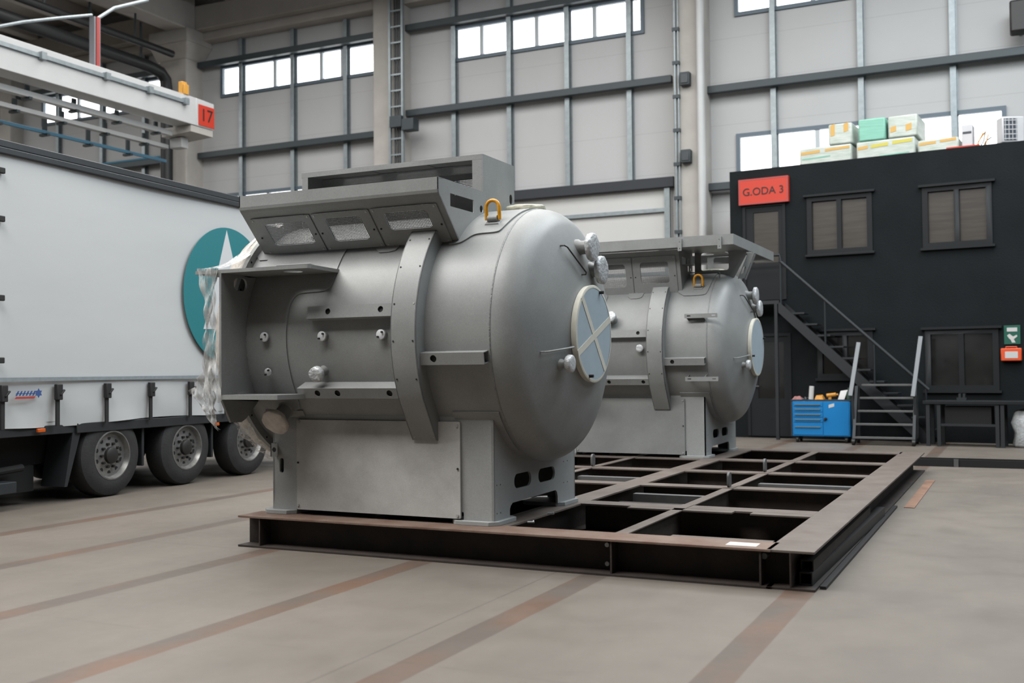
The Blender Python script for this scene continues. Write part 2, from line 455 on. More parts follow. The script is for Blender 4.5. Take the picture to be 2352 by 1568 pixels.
# windows in the back wall: x0, x1, z0, z1, mullions
WIN = [(-20.84, -15.47, 9.44, 10.33, [-18.9, -17.3, -16.6]),
       (-13.16, -7.95, 9.44, 10.33, [-12.3, -10.75, -9.2]),
       (-5.74, -.17, 9.50, 10.4, [-4.0, -2.1]),
       (-5.74, -.17, 5.35, 6.75, [-3.95, -2.1]),
       (-21.2, -15.47, 5.55, 6.58, [-20.3, -19.15, -17.2]),
       (-28.2, -22.75, 9.40, 10.33, [-26.6, -25.0, -24.2])]
holes = [rrect(a + .02, z0 + .02, b_ - .02, z1 - .02) for a, b_, z0, z1, mm in WIN]
b = MB(); b.plate(rrect(WX - .3, 0, 9, 12.6), holes, WY, WY + .12, 'xz'); b.build('wall_back', 'wall', kind='structure', smooth=0)
for i, (a, b_, z0, z1, mm) in enumerate(WIN):
    t = .07
    w = MB(); w.plate(rrect(a - .02, z0 - .02, b_ + .02, z1 + .02), [rrect(a + t, z0 + t, b_ - t, z1 - t)], WY - .05, WY + .08, 'xz')
    o = w.build('window_%d' % (i + 1), 'frame_blue', kind='structure', smooth=0)
    e = [a + t] + mm + [b_ - t]
    for x in mm:
        q = MB(); q.box(x - .05, x + .05, WY - .03, WY + .06, z0 + t, z1 - t); q.build('mullion', 'mullion', o, smooth=0)
    q = MB()
    for x0, x1 in zip(e, e[1:]):
        q.box(x0, x1, WY + .05, WY + .06, z0 + t, z1 - t)
    q.build('pane', 'glow', o, smooth=0)

# wall far to the left, beyond the next bay
b = MB(); b.box(WX - .12, WX, 2, WY, 0, 12.6); b.build('wall_left', 'wall_side', kind='structure', smooth=0)
n_trim = 0
def trim(fn, m_, bevel=0.):
    global n_trim
    n_trim += 1
    q = MB(); fn(q); return q.build('trim_%d' % n_trim, m_, kind='structure', smooth=0, bevel=bevel)
# galvanised wall posts
for x in (-27.4, -25.5, -23.75, -20.03, -18.2, -16.42, -13.06, -11.47, -9.885, -8.28, -4.87, -2.98, -1.13, .75):
    zlo = 5.7 if -12 < x < -7.5 else 0
    def post(q):
        q.box(x - .075, x + .075, WY - .012, WY, zlo, 11.9)
        q.box(x - .075, x - .063, WY - .14, WY - .012, zlo, 11.9)
        q.box(x - .063, x + .045, WY - .14, WY - .128, zlo, 11.9)
    trim(post, 'galv')
# dark horizontal rails carried by the posts
for x0, x1, z in ((-29.1, -22.6, 7.74), (-29.1, -22.6, 10.42), (-21.5, -15.4, 7.74), (-21.5, -15.4, 10.40), (-14.42, -7.2, 8.18), (-14.42, -7.2, 10.44), (-6.35, 9, 7.80), (-6.35, -5.2, 5.56)):
    trim(lambda q: q.box(x0, x1, WY - .30, WY - .14, z - .085, z + .085), 'rail', .012)
trim(lambda q: q.box(-11.6, -7.2, WY - .22, WY - .02, 5.66, 5.90), 'cab_dark', .01)     # lintel over the gate
# concrete columns
def column(x0, x1, y0, head=False):
    q = MB(); q.box(x0, x1, y0, WY + .05, 0, 11.3)
    if head:
        q.hexa([(x0 - .1, y0 - .02, 10.5), (x1 + .02, y0 - .02, 10.5), (x1 + .02, WY, 10.5), (x0 - .1, WY, 10.5)],
               [(x0 - .1, y0 - .35, 10.9), (x1 + .35, y0 - .35, 10.9), (x1 + .35, WY, 10.9), (x0 - .1, WY, 10.9)])
        q.box(x0 - .1, x1 + .35, y0 - .35, WY, 10.9, 11.3)
    q.build('column', 'concrete', kind='structure', smooth=0, bevel=.03)
column(-22.55, -21.55, 23.3, True)
column(-29.9, -29.1, 23.5)
column(-15.33, -14.43, 23.55)
column(-7.10, -6.35, 23.5)
# roof beams and ribbed roof
def rb(name, fn, bevel=.03):
    q = MB(); fn(q); q.build(name, 'roof_concrete', kind='structure', smooth=0, bevel=bevel)
rb('roof_beam', lambda q: (q.box(WX, 9, 23.35, WY + .1, 11.3, 12.0), q.box(WX, 9, 23.6, WY + .1, 11.05, 11.3)))
rb('roof_beam', lambda q: q.box(-21.95, -21.25, -6, 23.35, 11.25, 12.3))
rb('ceiling', lambda q: [q.box(WX - .3, 9, -6, WY + .3, 12.5, 12.7)] + [q.box(x, x + .35, -6, 23.35, 11.95, 12.5) for x in (-40, -37.6, -35.2, -32.8, -30.4, -28, -25.6, -23.6, -20.1, -18.3, -16.5, -14.1, -11.7, -9.3, -6.9, -4.5, -2.1, .3, 2.7, 5.1)])

# sectional gate under the lintel
g = MB(); g.box(-11.6, -7.30, WY - .05, WY - .01, 0, 5.66)
gd = g.build('door_1', 'gate', kind='structure', smooth=0)
for z in (.6, 1.2, 1.8, 2.4, 3.0, 3.6, 4.3, 5.1):
    q = MB(); q.box(-11.6, -7.45, WY - .13, WY - .05, z, z + .09); q.build('stiffener', 'galv', gd, smooth=0)
q = MB(); q.box(-7.45, -7.32, WY - .16, WY - .02, 0, 5.66); q.build('guide_rail', 'galv', gd, smooth=0)

# things fixed to the columns
t = empty('cable_ladder', (-14.5, 23.4, 0), 'galvanised cable ladder running up the concrete column behind the first vessel', 'cable ladder')
O = (-14.5, 23.4, 0)
for x in (-14.70, -14.32):
    q = MB(O); q.box(x - .03, x + .03, 23.36, 23.44, 0, 11.3); q.build('rail', 'galv', t, smooth=0)
for i in range(26):
    q = MB(O); q.box(-14.67, -14.35, 23.38, 23.42, .3 + i * .42, .34 + i * .42); q.build('rung', 'galv', t, smooth=0)
for i, x in enumerate((-14.60, -14.52, -14.45)):
    q = MB(O); q.cyl((x, 23.47, .2), (x, 23.47, 11.2), .022, n=8); q.build('cable', 'rail_grey', t)
t = empty('junction_box', (-14.15, 23.3, 7.85), 'dark steel bracket box beside the cable ladder on the column', 'box')
q = MB((-14.15, 23.3, 7.85)); q.box(-14.62, -14.27, 23.22, 23.34, 7.72, 8.02); q.box(-14.27, -13.92, 23.24, 23.54, 7.62, 7.92); q.build('housing', 'rail', t, bevel=.01)
for z, lab in ((8.03, 'upper dark junction box on the concrete column beside the gate'), (6.25, 'lower dark junction box on the concrete column beside the gate')):
    t = empty('junction_box', (-6.83, 23.4, z), lab, 'box', 'junction boxes on the column')
    q = MB((-6.83, 23.4, z)); q.box(-6.89, -6.66, 23.32, 23.5, z - .15, z + .15); q.build('housing', 'rail', t, bevel=.015)
    q = MB((-6.83, 23.4, z)); q.box(-6.86, -6.69, 23.30, 23.32, z - .11, z + .11); q.build('lid', 'rail_grey', t, bevel=.008)
t = empty('conduit_pipe', (-7.0, 23.42, 0), 'thin galvanised conduit with dark clips up the column beside the gate', 'conduit')
O = (-7.0, 23.42, 0)
q = MB(O); q.cyl((-7.03, 23.44, 0), (-7.03, 23.44, 11.0), .03, n=10); q.cyl((-6.95, 23.44, 0), (-6.95, 23.44, 11.0), .02, n=8); q.build('pipe', 'galv', t)
for i in range(14):
    q = MB(O); q.box(-7.08, -6.92, 23.40, 23.498, .6 + i * .78, .68 + i * .78); q.build('clip', 'rail', t)
t = empty('downpipe', (-6.42, 23.45, 0), 'light grey downpipe on the right edge of the concrete column', 'pipe')
q = MB((-6.42, 23.45, 0)); q.cyl((-6.42, 23.4, 0), (-6.42, 23.4, 11.0), .09, n=16); q.build('pipe', 'girder', t)
t = empty('loudspeaker', (.1, 23.7, 8.35), 'dark grey device on a bracket high on the back wall above the dark cabin', 'fixture')
q = MB((.1, 23.7, 8.35)); q.box(-.05, .35, 23.35, 23.7, 8.1, 8.75); q.build('housing', 'hub_dark', t, bevel=.04)
q = MB((.1, 23.7, 8.35)); q.bar((.15, 23.7, 8.4), (.15, 24, 8.2), .06, .06); q.build('bracket', 'galv', t)

# ------------------------------------------------------------------ crane girder and the lines along it
GX = -17.0
t = empty('crane_girder', (GX, 12, 7.1), 'white crane girder with an orange red number sign at its end', 'crane')
O = (GX, 12, 7.1)
q = MB(O); q.prism([(GX - .5, 7.11), (GX, 7.11), (GX, 7.75), (GX - .5, 7.75)], 4, 18.7, 'xz')
q.hexa([(GX - .5, 18.7, 7.11), (GX, 18.7, 7.11), (GX, 18.7, 7.75), (GX - .5, 18.7, 7.75)], [(GX - .5, 19.3, 7.11), (GX, 19.3, 7.11), (GX, 19.3, 7.73), (GX - .5, 19.3, 7.73)])
q.build('beam', 'girder', t, bevel=.012)
q = MB(O); q.box(GX, GX + .06, 4, 18.25, 7.53, 7.61); q.build('cable_channel', 'galv', t)
for y in (6.5, 9.2, 11.8, 14.4, 16.0, 17.2, 18.3):
    q = MB(O); q.box(GX, GX + .12, y - .06, y + .06, 7.50, 7.64); q.build('clamp', 'galv', t)
sg = MB(O); sg.box(GX + .005, GX + .02, 18.77, 19.29, 7.14, 7.62); sg = sg.build('number_sign', 'sign_red', t)
q = MB(O); q.text('17', .42, (GX + .024, 19.03, 7.38), (0, 1, 0), (0, 0, 1)); q.build('lettering', 'black_paint', sg)
q = MB(O); q.hexa([(GX - .9, 18.55, 6.90), (GX - .02, 18.55, 6.95), (GX - .02, 19.28, 6.95), (GX - .9, 19.28, 6.90)], [(GX - .9, 18.55, 7.1), (GX - .02, 18.55, 7.1), (GX - .02, 19.28, 7.1), (GX - .9, 19.28, 7.1)]); q.build('end_carriage', 'concrete', t)
q = MB(O); q.box(GX - .16, GX - .04, 18.3, 18.45, 7.75, 8.05); q.box(GX - .03, GX + .02, 18.3, 18.45, 7.75, 7.98); q.build('buffer', 'beacon', t, bevel=.01)
q = MB(O); q.box(GX - .2, GX - .06, 15.78, 15.94, 7.75, 8.78); q.build('post', 'post', t)
q = MB(O); q.box(GX - .06, GX - .03, 15.82, 15.9, 7.75, 8.78); q.build('red_stripe', 'logo_red', t)
q = MB(O); q.tube([(GX - .1, 15.9, 8.77), (GX - .1, 16.35, 9.13), (GX - .1, 17.3, 9.6)], .035, 8); q.build('handrail', 'galv', t)
q = MB(O); q.tube([(GX - .1, 12.2, 7.75), (GX - .1, 13.5, 7.9), (GX - .1, 14.1, 8.17), (GX - .1, 15.0, 8.52), (GX - .1, 15.75, 8.8)], .03, 8); q.build('handrail', 'galv', t)
# festoon tracks under the girder
def track(name, lab, x, y0, y1, z, w, h, m_, cat, hang, hm='rail'):
    t = empty(name, (x, y0, z), lab, cat); O = (x, y0, z)
    q = MB(O); q.box(x - w / 2, x + w / 2, y0, y1, z - h / 2, z + h / 2); q.build('track', m_, t, bevel=.008)
    y = y0 + .5
    while y < y1 - .1:
        q = MB(O); q.box(x - .02, x + .02, y - .05, y + .05, z + h / 2, z + h / 2 + hang); q.box(x - .12, x + .12, y - .04, y + .04, z - h / 2 - .05, z - h / 2); q.build('hanger', hm, t)
        y += 1.15
    return t
track('festoon_track', 'upper silver track hanging under the white crane girder', -17.55, 6, 18.45, 6.93, .15, .12, 'girder', 'track', .12)
track('festoon_track', 'lower silver track with trolleys, below the upper track under the crane girder', -17.9, 6, 18.7, 6.70, .15, .09, 'girder', 'track', .14)
track('conductor_rail', 'blue conductor rail running below the silver tracks', -18.4, 6, 19.2, 6.50, .06, .07, 'blue_rail', 'rail', .28)
t = empty('end_box', (-17.7, 18.8, 6.75), 'white terminal box at the end of the silver tracks', 'box')
q = MB((-17.7, 18.8, 6.75)); q.box(-17.82, -17.46, 18.72, 18.95, 6.66, 6.90); q.build('housing', 'girder', t, bevel=.012)
t = empty('blue_pipe', (-24.5, 23.78, 7.83), 'thin blue pipe lying on the dark wall rail left of the corner column', 'pipe')
q = MB((-24.5, 23.78, 7.83)); q.tube([(-26.8, 23.78, 7.866), (-22.7, 23.78, 7.866)], .04, 10); q.build('pipe', 'blue_rail', t)
# black ducts under the roof, one of them turning down the corner column
t = empty('duct', (-22.0, 12, 10.1), 'black duct under the roof beam that bends down beside the corner column', 'duct')
O = (-22.0, 12, 10.1)
q = MB(O); q.tube([(-22.0, 4, 10.08), (-22.0, 22.3, 10.08), (-22.0, 22.75, 10.02), (-22.0, 22.95, 9.85), (-22.0, 23.0, 9.5), (-22.0, 23.0, 0)], .17, 14); q.build('pipe', 'pipe_black', t)
for y in (14.4, 17.4, 20.2, 22.0):
    q = MB(O); q.bar((-22.0, y, 10.08), (-22.0, y, 11.25), .05, .05); q.build('hanger', 'rail', t)
t = empty('duct', (-21.6, 12, 10.5), 'thinner black pipe just above the bending duct under the roof beam', 'duct')
q = MB((-21.6, 12, 10.5)); q.tube([(-21.6, 4, 10.5), (-21.6, 22.8, 10.5)], .10, 12); q.build('pipe', 'pipe_black', t)
for y in (13.4, 18.4, 21.4):
    q = MB((-21.6, 12, 10.5)); q.bar((-21.6, y, 10.5), (-21.6, y, 11.25), .04, .04); q.build('hanger', 'rail', t)

# ------------------------------------------------------------------ pressure vessels
YC, ZC, RT = 7.82, 1.685, 1.01
VO = Vector((-4.56, 7.82, .25))
def tank_z(y, r=RT): return ZC - math.sqrt(max(0, r * r - (y - YC) ** 2))
def tank_arc(a0, a1, r=RT, n=16):
    return [(YC - r * math.cos(R(a0 + (a1 - a0) * i / n)), ZC + r * math.sin(R(a0 + (a1 - a0) * i / n))) for i in range(n + 1)]
DOME_X, RC, RK = -3.45, 2.1, .24
_g = math.sqrt((RC - RK) ** 2 - (RT - RK) ** 2)
APEX = DOME_X + RC - _g
def dome_x(r):
    rk = (RT - RK) * RC / (RC - RK)
    if r <= rk: return APEX - RC + math.sqrt(RC * RC - r * r)
    return DOME_X + math.sqrt(max(0, RK * RK - (r - RT + RK) ** 2))

def lump_disc(b, ctr, ax, r, th, seed, amp=.12):
    """flange wrapped in film: a rounded disc with a crumpled outline"""
    rnd = random.Random(seed)
    ctr, ax = Vector(ctr), Vector(ax).normalized()
    a = Vector((0, 0, 1)) if abs(ax.z) < .9 else Vector((1, 0, 0))
    u = ax.cross(a).normalized(); v = ax.cross(u); n = 28
    prof = [(-.5, .55), (-.5, .86), (-.36, .97), (0, 1.0), (.34, .98), (.5, .88), (.54, .5)]
    ph = [rnd.uniform(0, 6.28) for _ in range(4)]
    rings = []
    for t, k in prof:
        ring = []
        for i in range(n):
            an = 2 * math.pi * i / n
            w = 1 + amp * (.35 * math.sin(3 * an + ph[0]) + .3 * math.sin(5 * an + ph[1]) + .25 * math.sin(9 * an + ph[2] + t * 3)) * .5 + rnd.uniform(-.02, .02)
            ring.append(b.bm.verts.new(ctr + ax * (t * th) + (u * math.cos(an) + v * math.sin(an)) * (r * k * w)))
        rings.append(ring)
    for A, B in zip(rings, rings[1:]):
        for i in range(n): b.bm.faces.new((A[i], A[(i + 1) % n], B[(i + 1) % n], B[i]))
    b.bm.faces.new(rings[0][::-1]); b.bm.faces.new(rings[-1])

def vessel(loc, label, second):
    root = empty('pressure_vessel', loc, label, 'pressure vessel', 'grey pressure vessels')
    B = lambda: MB(VO)
    P = 'primer'
    # ---- shell with its dished end
    b = B(); prof = [(-5.80, .93), (-5.80, RT), (DOME_X, RT)]
    n = 14; aK = math.asin(min(1, (RT - RK) / (RC - RK)))
    for i in range(1, n + 1):
        a = (math.pi / 2 - aK) * i / n
        prof.append((DOME_X + RK * math.sin(a), RT - RK + RK * math.cos(a)))
    for i in range(1, 17):
        a = aK * (1 - i / 16); prof.append((APEX - RC + RC * math.cos(a), RC * math.sin(a) if i < 16 else 0))
    b.lathe(prof, (0, YC, ZC), (1, 0, 0), 144); shell = b.build('shell', P, root, smooth=30)
    b = B(); b.tube([(DOME_X, YC + 1.008 * math.cos(2 * math.pi * i / 120), ZC + 1.008 * math.sin(2 * math.pi * i / 120)) for i in range(120)], .008, 8, True); b.build('weld_seam', 'weld', shell)
    # ---- flange and its wrapped end
    b = B(); b.lathe([(-5.80, .9), (-5.80, 1.075), (-5.76, 1.075), (-5.76, 1.0)], (0, YC, ZC), (1, 0, 0), 120)
    fl = b.build('flange', P, root)
    for i in range(24):
        a = R(7.5 + i * 15)
        b = B(); y, z = YC + 1.045 * math.cos(a), ZC + 1.045 * math.sin(a); b.cyl((-5.765, y, z), (-5.757, y, z), .009, n=10); b.build('bolt_hole', 'dark_hole', fl)
    b = B(); b.lathe([(-6.02, 0), (-6.03, .5), (-6.02, .9), (-5.98, 1.02), (-5.90, 1.06), (-5.805, 1.06)], (0, YC, ZC), (1, 0, 0), 96, False)
    for v in b.bm.verts:
        v.co.x += .012 * math.sin(v.co.y * 23) * math.sin(v.co.z * 17)
    b.build('end_wrapping', 'film_cap_dusty', root, smooth=50)
    # ---- base
    y0, y1, xl, xr = 7.03, 8.61, -5.571, -3.535
    zt = 1.08
    base = B(); base.plate([(xl, .28), (-5.33, .28), (-5.33, .34), (-3.79, .34), (-3.79, .28), (xr, .28), (xr, zt), (xl, zt)], [rrect(-5.505, .58, -5.462, .70, .02)], y0, y0 + .02, 'xz')
    base.build('front_plate', 'primer_base', root, bevel=.006)
    base = B(); base.plate([(xl, .28), (-5.33, .28), (-5.33, .34), (-3.79, .34), (-3.79, .28), (xr, .28), (xr, zt), (xl, zt)], [rrect(-5.0, .5, -4.6, .75, .05)], y1 - .02, y1, 'xz')
    base.build('rear_plate', P, root, bevel=.006)
    def side(x):
        arc = tank_arc(-39, -141, RT - .004, 24)
        out = [(y0, .28), (7.30, .28), (7.30, .34), (7.315, .365), (7.35, .385), (8.18, .395), (8.21, .38), (8.225, .34), (8.225, .28), (y1, .28), (y1, arc[-1][1])] + arc[::-1] + [(y0, arc[0][1])]
        h = [rrect(7.38, .487, 7.695, .60, .055), rrect(7.835, .487, 8.17, .60, .055)]
        for yy in (7.08, 7.14):
            for zz in (.335, .545): h.append(circ(yy, zz, .007, 8))
        for yy in (8.36, 8.44):
            for zz in (.44, .62): h.append(circ(yy, zz, .007, 8))
        return out, h
    for x, nm in ((xr, 'side_plate'), (xl, 'side_plate')):
        out, h = side(x); b = B(); b.plate(out, h, x - .018 if x == xr else x, x if x == xr else x + .018, 'yz'); b.build(nm, 'primer_base', root, bevel=.004)
    # rounded rim where the pedestal meets the shell
    for xa, xb in ((-3.86, -3.47), (-5.62, -5.24)):
        b = B(); b.bent(rrect(xa, -62, xb, -35.5, .06), [], 1.005, 1.022, YC, ZC, 57.3); b.build('saddle_pad', P, root, bevel=.003)
    for xa, xb, ya, yb in ((-5.655, -5.335, 6.975, 7.33), (-3.895, -3.50, 6.985, 7.40), (-5.655, -5.335, 8.28, 8.66), (-3.895, -3.50, 8.24, 8.66)):
        b = B(); k = .06; b.prism([(xa + k, ya), (xb - k, ya), (xb, ya + k), (xb, yb - k), (xb - k, yb), (xa + k, yb), (xa, yb - k), (xa, ya + k)], .25, .282, 'xy'); b.build('foot', 'primer_base', root, bevel=.003)
    b = B(); b.plate(rrect(-5.315, .292, -3.806, 1.018, .012), [], 7.008, 7.028, 'xz'); pan = b.build('side_cover', 'primer_panel' if not second else P, root, bevel=.003)
    for x, z, m_ in ((-5.29, 1.0, 'steel'), (-3.83, .99, 'steel'), (-5.30, .67, 'dark_hole'), (-3.826, .665, 'dark_hole'), (-5.30, .325, 'steel'), (-3.83, .315, 'steel')):
        b = B(); b.cyl((x, 7.000, z), (x, 7.010, z), .011 if m_ == 'steel' else .008, n=10); b.build('bolt', m_, pan)
    b = B(); b.plate(rrect(-5.545, .715, -5.475, .825), [circ(-5.51, .772, .020)], 6.965, 6.972, 'xz'); b.plate(rrect(6.965, .715, 7.03, .825), [], -5.545, -5.538, 'yz'); b.build('lashing_bracket', P, root)
    # ---- guard band bent over the shell
    a0, a1 = 44, -26
    pr = [(YC - 1.14 * math.cos(R(a0 + (a1 - a0) * i / 30)), ZC + 1.14 * math.sin(R(a0 + (a1 - a0) * i / 30))) for i in range(31)]
    pr += [(6.99, .875)]
    inner = [(6.999, .875)] + [(YC - 1.128 * math.cos(R(a1 + (a0 - a1) * i / 30)), ZC + 1.128 * math.sin(R(a1 + (a0 - a1) * i / 30))) for i in range(31)]
    b = B(); b.plate(pr + inner, [], -4.209, -3.993, 'yz')
    ck = pr + [(7.05, .875)] + [(YC - 1.0 * math.cos(R(-40 + (a0 + 40) * i / 30)), ZC + 1.0 * math.sin(R(-40 + (a0 + 40) * i / 30))) for i in range(31)]
    b.plate(ck, [], -4.001, -3.993, 'yz'); b.plate(ck, [], -4.209, -4.201, 'yz')
    band = b.build('guard_band', P, root, smooth=20, bevel=.002)
    b = B(); a = R(44); b.bar((-4.215, YC - 1.12 * math.cos(a), ZC + 1.12 * math.sin(a)), (-3.987, YC - 1.12 * math.cos(a), ZC + 1.12 * math.sin(a)), .045, .008); b.build('end_lip', P, band)
    for dg in (39, 26, 11, -3, -17.5):
        for x in (-4.185, -4.017):
            a = R(dg); b = B(); d = Vector((0, -math.cos(a), math.sin(a))); p = Vector((x, YC, ZC)) + d * 1.139
            b.cyl(p, p + d * .004, .007, n=8); b.build('bolt', 'steel' if (dg == 11 and x > -4.1) else 'dark_hole', band)
    for x in (-4.185, -4.017):
        b = B(); b.cyl((x, 6.975, .905), (x, 6.988, .905), .010, n=8); b.build('bolt', 'steel', band)
    # ---- mounting rails on the flank
    def rail(x0, x1, ang, rf, h, hs):
        """channel standing radially on the shell: front web at radius rf, two flanges back to the shell"""
        a = R(ang); d = Vector((0, -math.cos(a), math.sin(a))); tg = Vector((0, math.sin(a), math.cos(a)))
        o = Vector((0, YC, ZC)) + d * rf
        b = B(); b.frame_plate(rrect(x0, -h / 2, x1, h / 2), [circ(x, s_, r) for x, s_, r in hs], o - d * .0035, (1, 0, 0), tg, .0035)
        for s_ in (-1, 1):
            e = o + tg * (s_ * (h / 2 - .0035)); f_ = Vector((0, YC, ZC)) + d * (RT - .01) + tg * (s_ * (h / 2 - .0035))
            m_ = [e - d * .007, f_]
            b.hexa([Vector((x0, 0, 0)) + m_[0] - tg * .0035, Vector((x1, 0, 0)) + m_[0] - tg * .0035, Vector((x1, 0, 0)) + m_[1] - tg * .0035, Vector((x0, 0, 0)) + m_[1] - tg * .0035],
                   [Vector((x0, 0, 0)) + m_[0] + tg * .0035, Vector((x1, 0, 0)) + m_[0] + tg * .0035, Vector((x1, 0, 0)) + m_[1] + tg * .0035, Vector((x0, 0, 0)) + m_[1] + tg * .0035])
        ob = b.build('mounting_rail', P, root, bevel=.002)
        for x, s_, r in hs:
            p = o + Vector((x, 0, 0)) + tg * s_
            b = B(); b.cyl(p - d * .024, p - d * .014, r * 1.15, n=16); b.build('bolt_hole', 'dark_hole', ob)
    rail(-5.014, -4.15, 9.6, 1.088, .098, [(-4.819, .004, .024), (-4.338, .006, .024)])
    rail(-5.13, -4.15, -23.4, 1.13, .086, [(-4.944, 0, .026), (-4.756, 0, .026), (-4.284, 0, .026)])
    rail(-3.995, -3.466, -10.3, 1.088, .09, [(-3.884, .002, .027)])
    # ---- ports
    def port(x, z, ring, r=.038, h=.045):
        a = math.asin((z - ZC) / RT); d = Vector((0, -math.cos(a), math.sin(a))); p = Vector((x, YC, ZC)) + d * RT
        b = B(); o = None
        if ring:
            b.lathe([(-.02, .070), (.004, .070), (.006, .055), (-.002, .050), (-.002, .0)], p, d, 32)
        else: b.lathe([(-.02, .036), (h - .012, .036), (h - .012, 0)], p, d, 24)
        o = b.build('port', 'hub_dark' if ring else P, root)
        b = B(); b.lathe([(h - .014, 0), (h - .014, r), (h, r), (h + .002, r * .9), (h + .002, 0)], p, d, 28); b.build('white_cover', 'white_cap', o)
        for s in (-1, 1):
            q = p + Vector((.018 * s, 0, 0)) + Vector((0, math.sin(a), math.cos(a))) * (.018 * s); b = B(); b.cyl(q + d * h, q + d * (h + .016), .008, n=8); b.build('bolt', 'hub_dark', o)
    if not second:
        port(-5.451, 1.687, True); port(-5.445, 1.417, True, .03); port(-4.891, 1.681, False); port(-4.35, 1.682, False)
    def nozzle(p, d, l, rs, rd, th, seed, m_='film_cap'):
        p, d = Vector(p), Vector(d).normalized()
        b = B(); b.lathe([(-.05, rs * 1.25), (0, rs * 1.25), (.02, rs), (l, rs)], p, d, 24); o = b.build('nozzle', P, root)
        b = B(); lump_disc(b, p + d * l, d, rd, th, seed); b.build('film_wrapping', m_, o, smooth=50)
    def radial(x, z):
        a = math.asin((z - ZC) / RT); return Vector((x, YC - RT * math.cos(a), z)), Vector((0, -math.cos(a), math.sin(a)))
    if not second:
        p, d = radial(-4.927, 1.413); nozzle(p, d, .10, .034, .062, .055, 3)
        p, d = radial(-5.405, 1.105); nozzle(p, d, .17, .062, .118, .05, 4, 'film_cap_dusty')
    else:
        p, d = radial(-4.716, 2.05); nozzle(p, d, .12, .045, .075, .05, 5)
        p, d = radial(-4.32, 1.673); nozzle(p, d, .05, .03, .05, .03, 6)
    for (y, z, rs, rd, tip, sd) in ((7.83, 2.375, .055, .115, -3.035, 11), (7.99, 2.205, .055, .115, -3.02, 12), (7.335, 1.447, .032, .068, -3.03, 13)):
        r = math.hypot(y - YC, z - ZC); x = dome_x(r); nozzle((x, y, z), (1, 0, 0), tip - x - .012, rs, rd * (1 if not second else .95), .05, sd + (20 if second else 0))
    # ---- handles on the dished end
    def handle(p, q):
        pts = []
        for yz in (p, q):
            x = dome_x(math.hypot(yz[0] - YC, yz[1] - ZC)); pts.append((x, yz[0], yz[1]))
        a, c_ = Vector(pts[0]), Vector(pts[1]); h = Vector((.05, 0, 0)); k = (c_ - a).normalized() * .02
        b = B(); b.tube([a, a + h * .7, a + h + k, c_ + h - k, c_ + h * .7, c_], .0065, 8); b.build('grab_handle', 'hub_dark' if p[1] > 2 else P, root)
    handle((7.50, 2.36), (7.73, 2.15)); handle((7.10, 1.535), (7.43, 1.575))
    # ---- round cover on the axis
    b = B(); b.lathe([(-3.12, .36), (-3.045, .375), (-3.045, 0)], (0, YC, ZC), (1, 0, 0), 64); cov = b.build('manway', P, root)
    b = B(); b.lathe([(-3.075, .380), (-3.032, .386), (-3.028, .375), (-3.028, .362)], (0, YC, ZC), (1, 0, 0), 96, False); b.build('tape_rim', 'tape', cov)
    b = B(); b.lathe([(-3.05, .374), (-3.030, .374), (-3.030, 0)], (0, YC, ZC), (1, 0, 0), 96); b.build('cover_sheet', 'disc_blue', cov)
    b = B()
    if not second:
        w = .026
        def strip(p, q, lift=0.):
            p, q = Vector(p), Vector(q); d = (q - p).normalized(); n = Vector((-d.y, d.x)) * w
            b.prism([tuple(p + n), tuple(p - n), tuple(q - n), tuple(q + n)], -3.0295, -3.0270 + lift, 'yz')
        ca, sa = .37 * math.cos(R(52)), .37 * math.sin(R(52))
        strip((YC - ca * 1.13, ZC + sa * .97), (YC + ca * 1.0, ZC - sa * .97)); strip((YC + .352, ZC + .13), (YC - .352, ZC - .16), .0008)
        b.build('tape_cross', 'tape', cov)
    else: b.bm.free()
    for a in ((70, -110) if not second else (20, 200)):
        y, z = YC + .355 * math.cos(R(a)), ZC + .355 * math.sin(R(a)); b = B(); b.cyl((-3.03, y, z), (-2.995, y, z), .013, n=10); b.build('bolt', 'dark_hole', cov)
    # ---- lifting points
    def eye(x, ang, flip=1):
        a = R(ang); d = Vector((0, -math.cos(a), math.sin(a))); p = Vector((x, YC, ZC)) + d * 1.02
        b = B(); b.hexa([p + Vector((sx * .062, 0, 0)) + Vector((0, math.sin(a), math.cos(a))) * sy_ for sx, sy_ in ((-1, -.05), (1, -.05), (1, .05), (-1, .05))],
                        [p + d * .012 + Vector((sx * .055, 0, 0)) + Vector((0, math.sin(a), math.cos(a))) * sy_ for sx, sy_ in ((-1, -.045), (1, -.045), (1, .045), (-1, .045))])
        q = p + d * .03
        b.cyl(q + Vector((-.042, 0, 0)), q + Vector((.042, 0, 0)), .027, n=16)
        o = b.build('lifting_lug', P, root, bevel=.002)
        up_ = Vector((0, -.08, 1)).normalized(); w, h = .055, .105
        pts = [q + Vector((-w, 0, 0)) - up_ * .01, q + Vector((-w, 0, 0)) + up_ * (h - .02)]
        pts += [q + up_ * (h - .02) + Vector((-w * math.cos(R(i * 15)), 0, 0)) + up_ * (w * math.sin(R(i * 15))) for i in range(1, 12)]
        pts += [q + Vector((w, 0, 0)) + up_ * (h - .02), q + Vector((w, 0, 0)) - up_ * .01]
        b = B(); b.tube(pts, .0145, 12); b.build('shackle_ring', 'yellow', o)
    eye(-3.635, 57.5 if not second else 49.5); eye(-5.27, 57.5)
    pad = chaikin([(-3.97, 42.3), (-3.84, 42.3), (-3.79, 44.5), (-3.75, 47.6), (-3.70, 48.6), (-3.56, 48.6), (-3.52, 50), (-3.485, 66), (-3.48, 96), (-3.97, 96)], 2)
    if second: pad = chaikin([(-3.97, 41.2), (-3.54, 40.6), (-3.50, 44), (-3.485, 60), (-3.48, 96), (-3.97, 96)], 2)
    b = B(); b.bent(pad, [], 1.008, 1.022, YC, ZC, 57.3); b.build('doubler_plate', P, root)
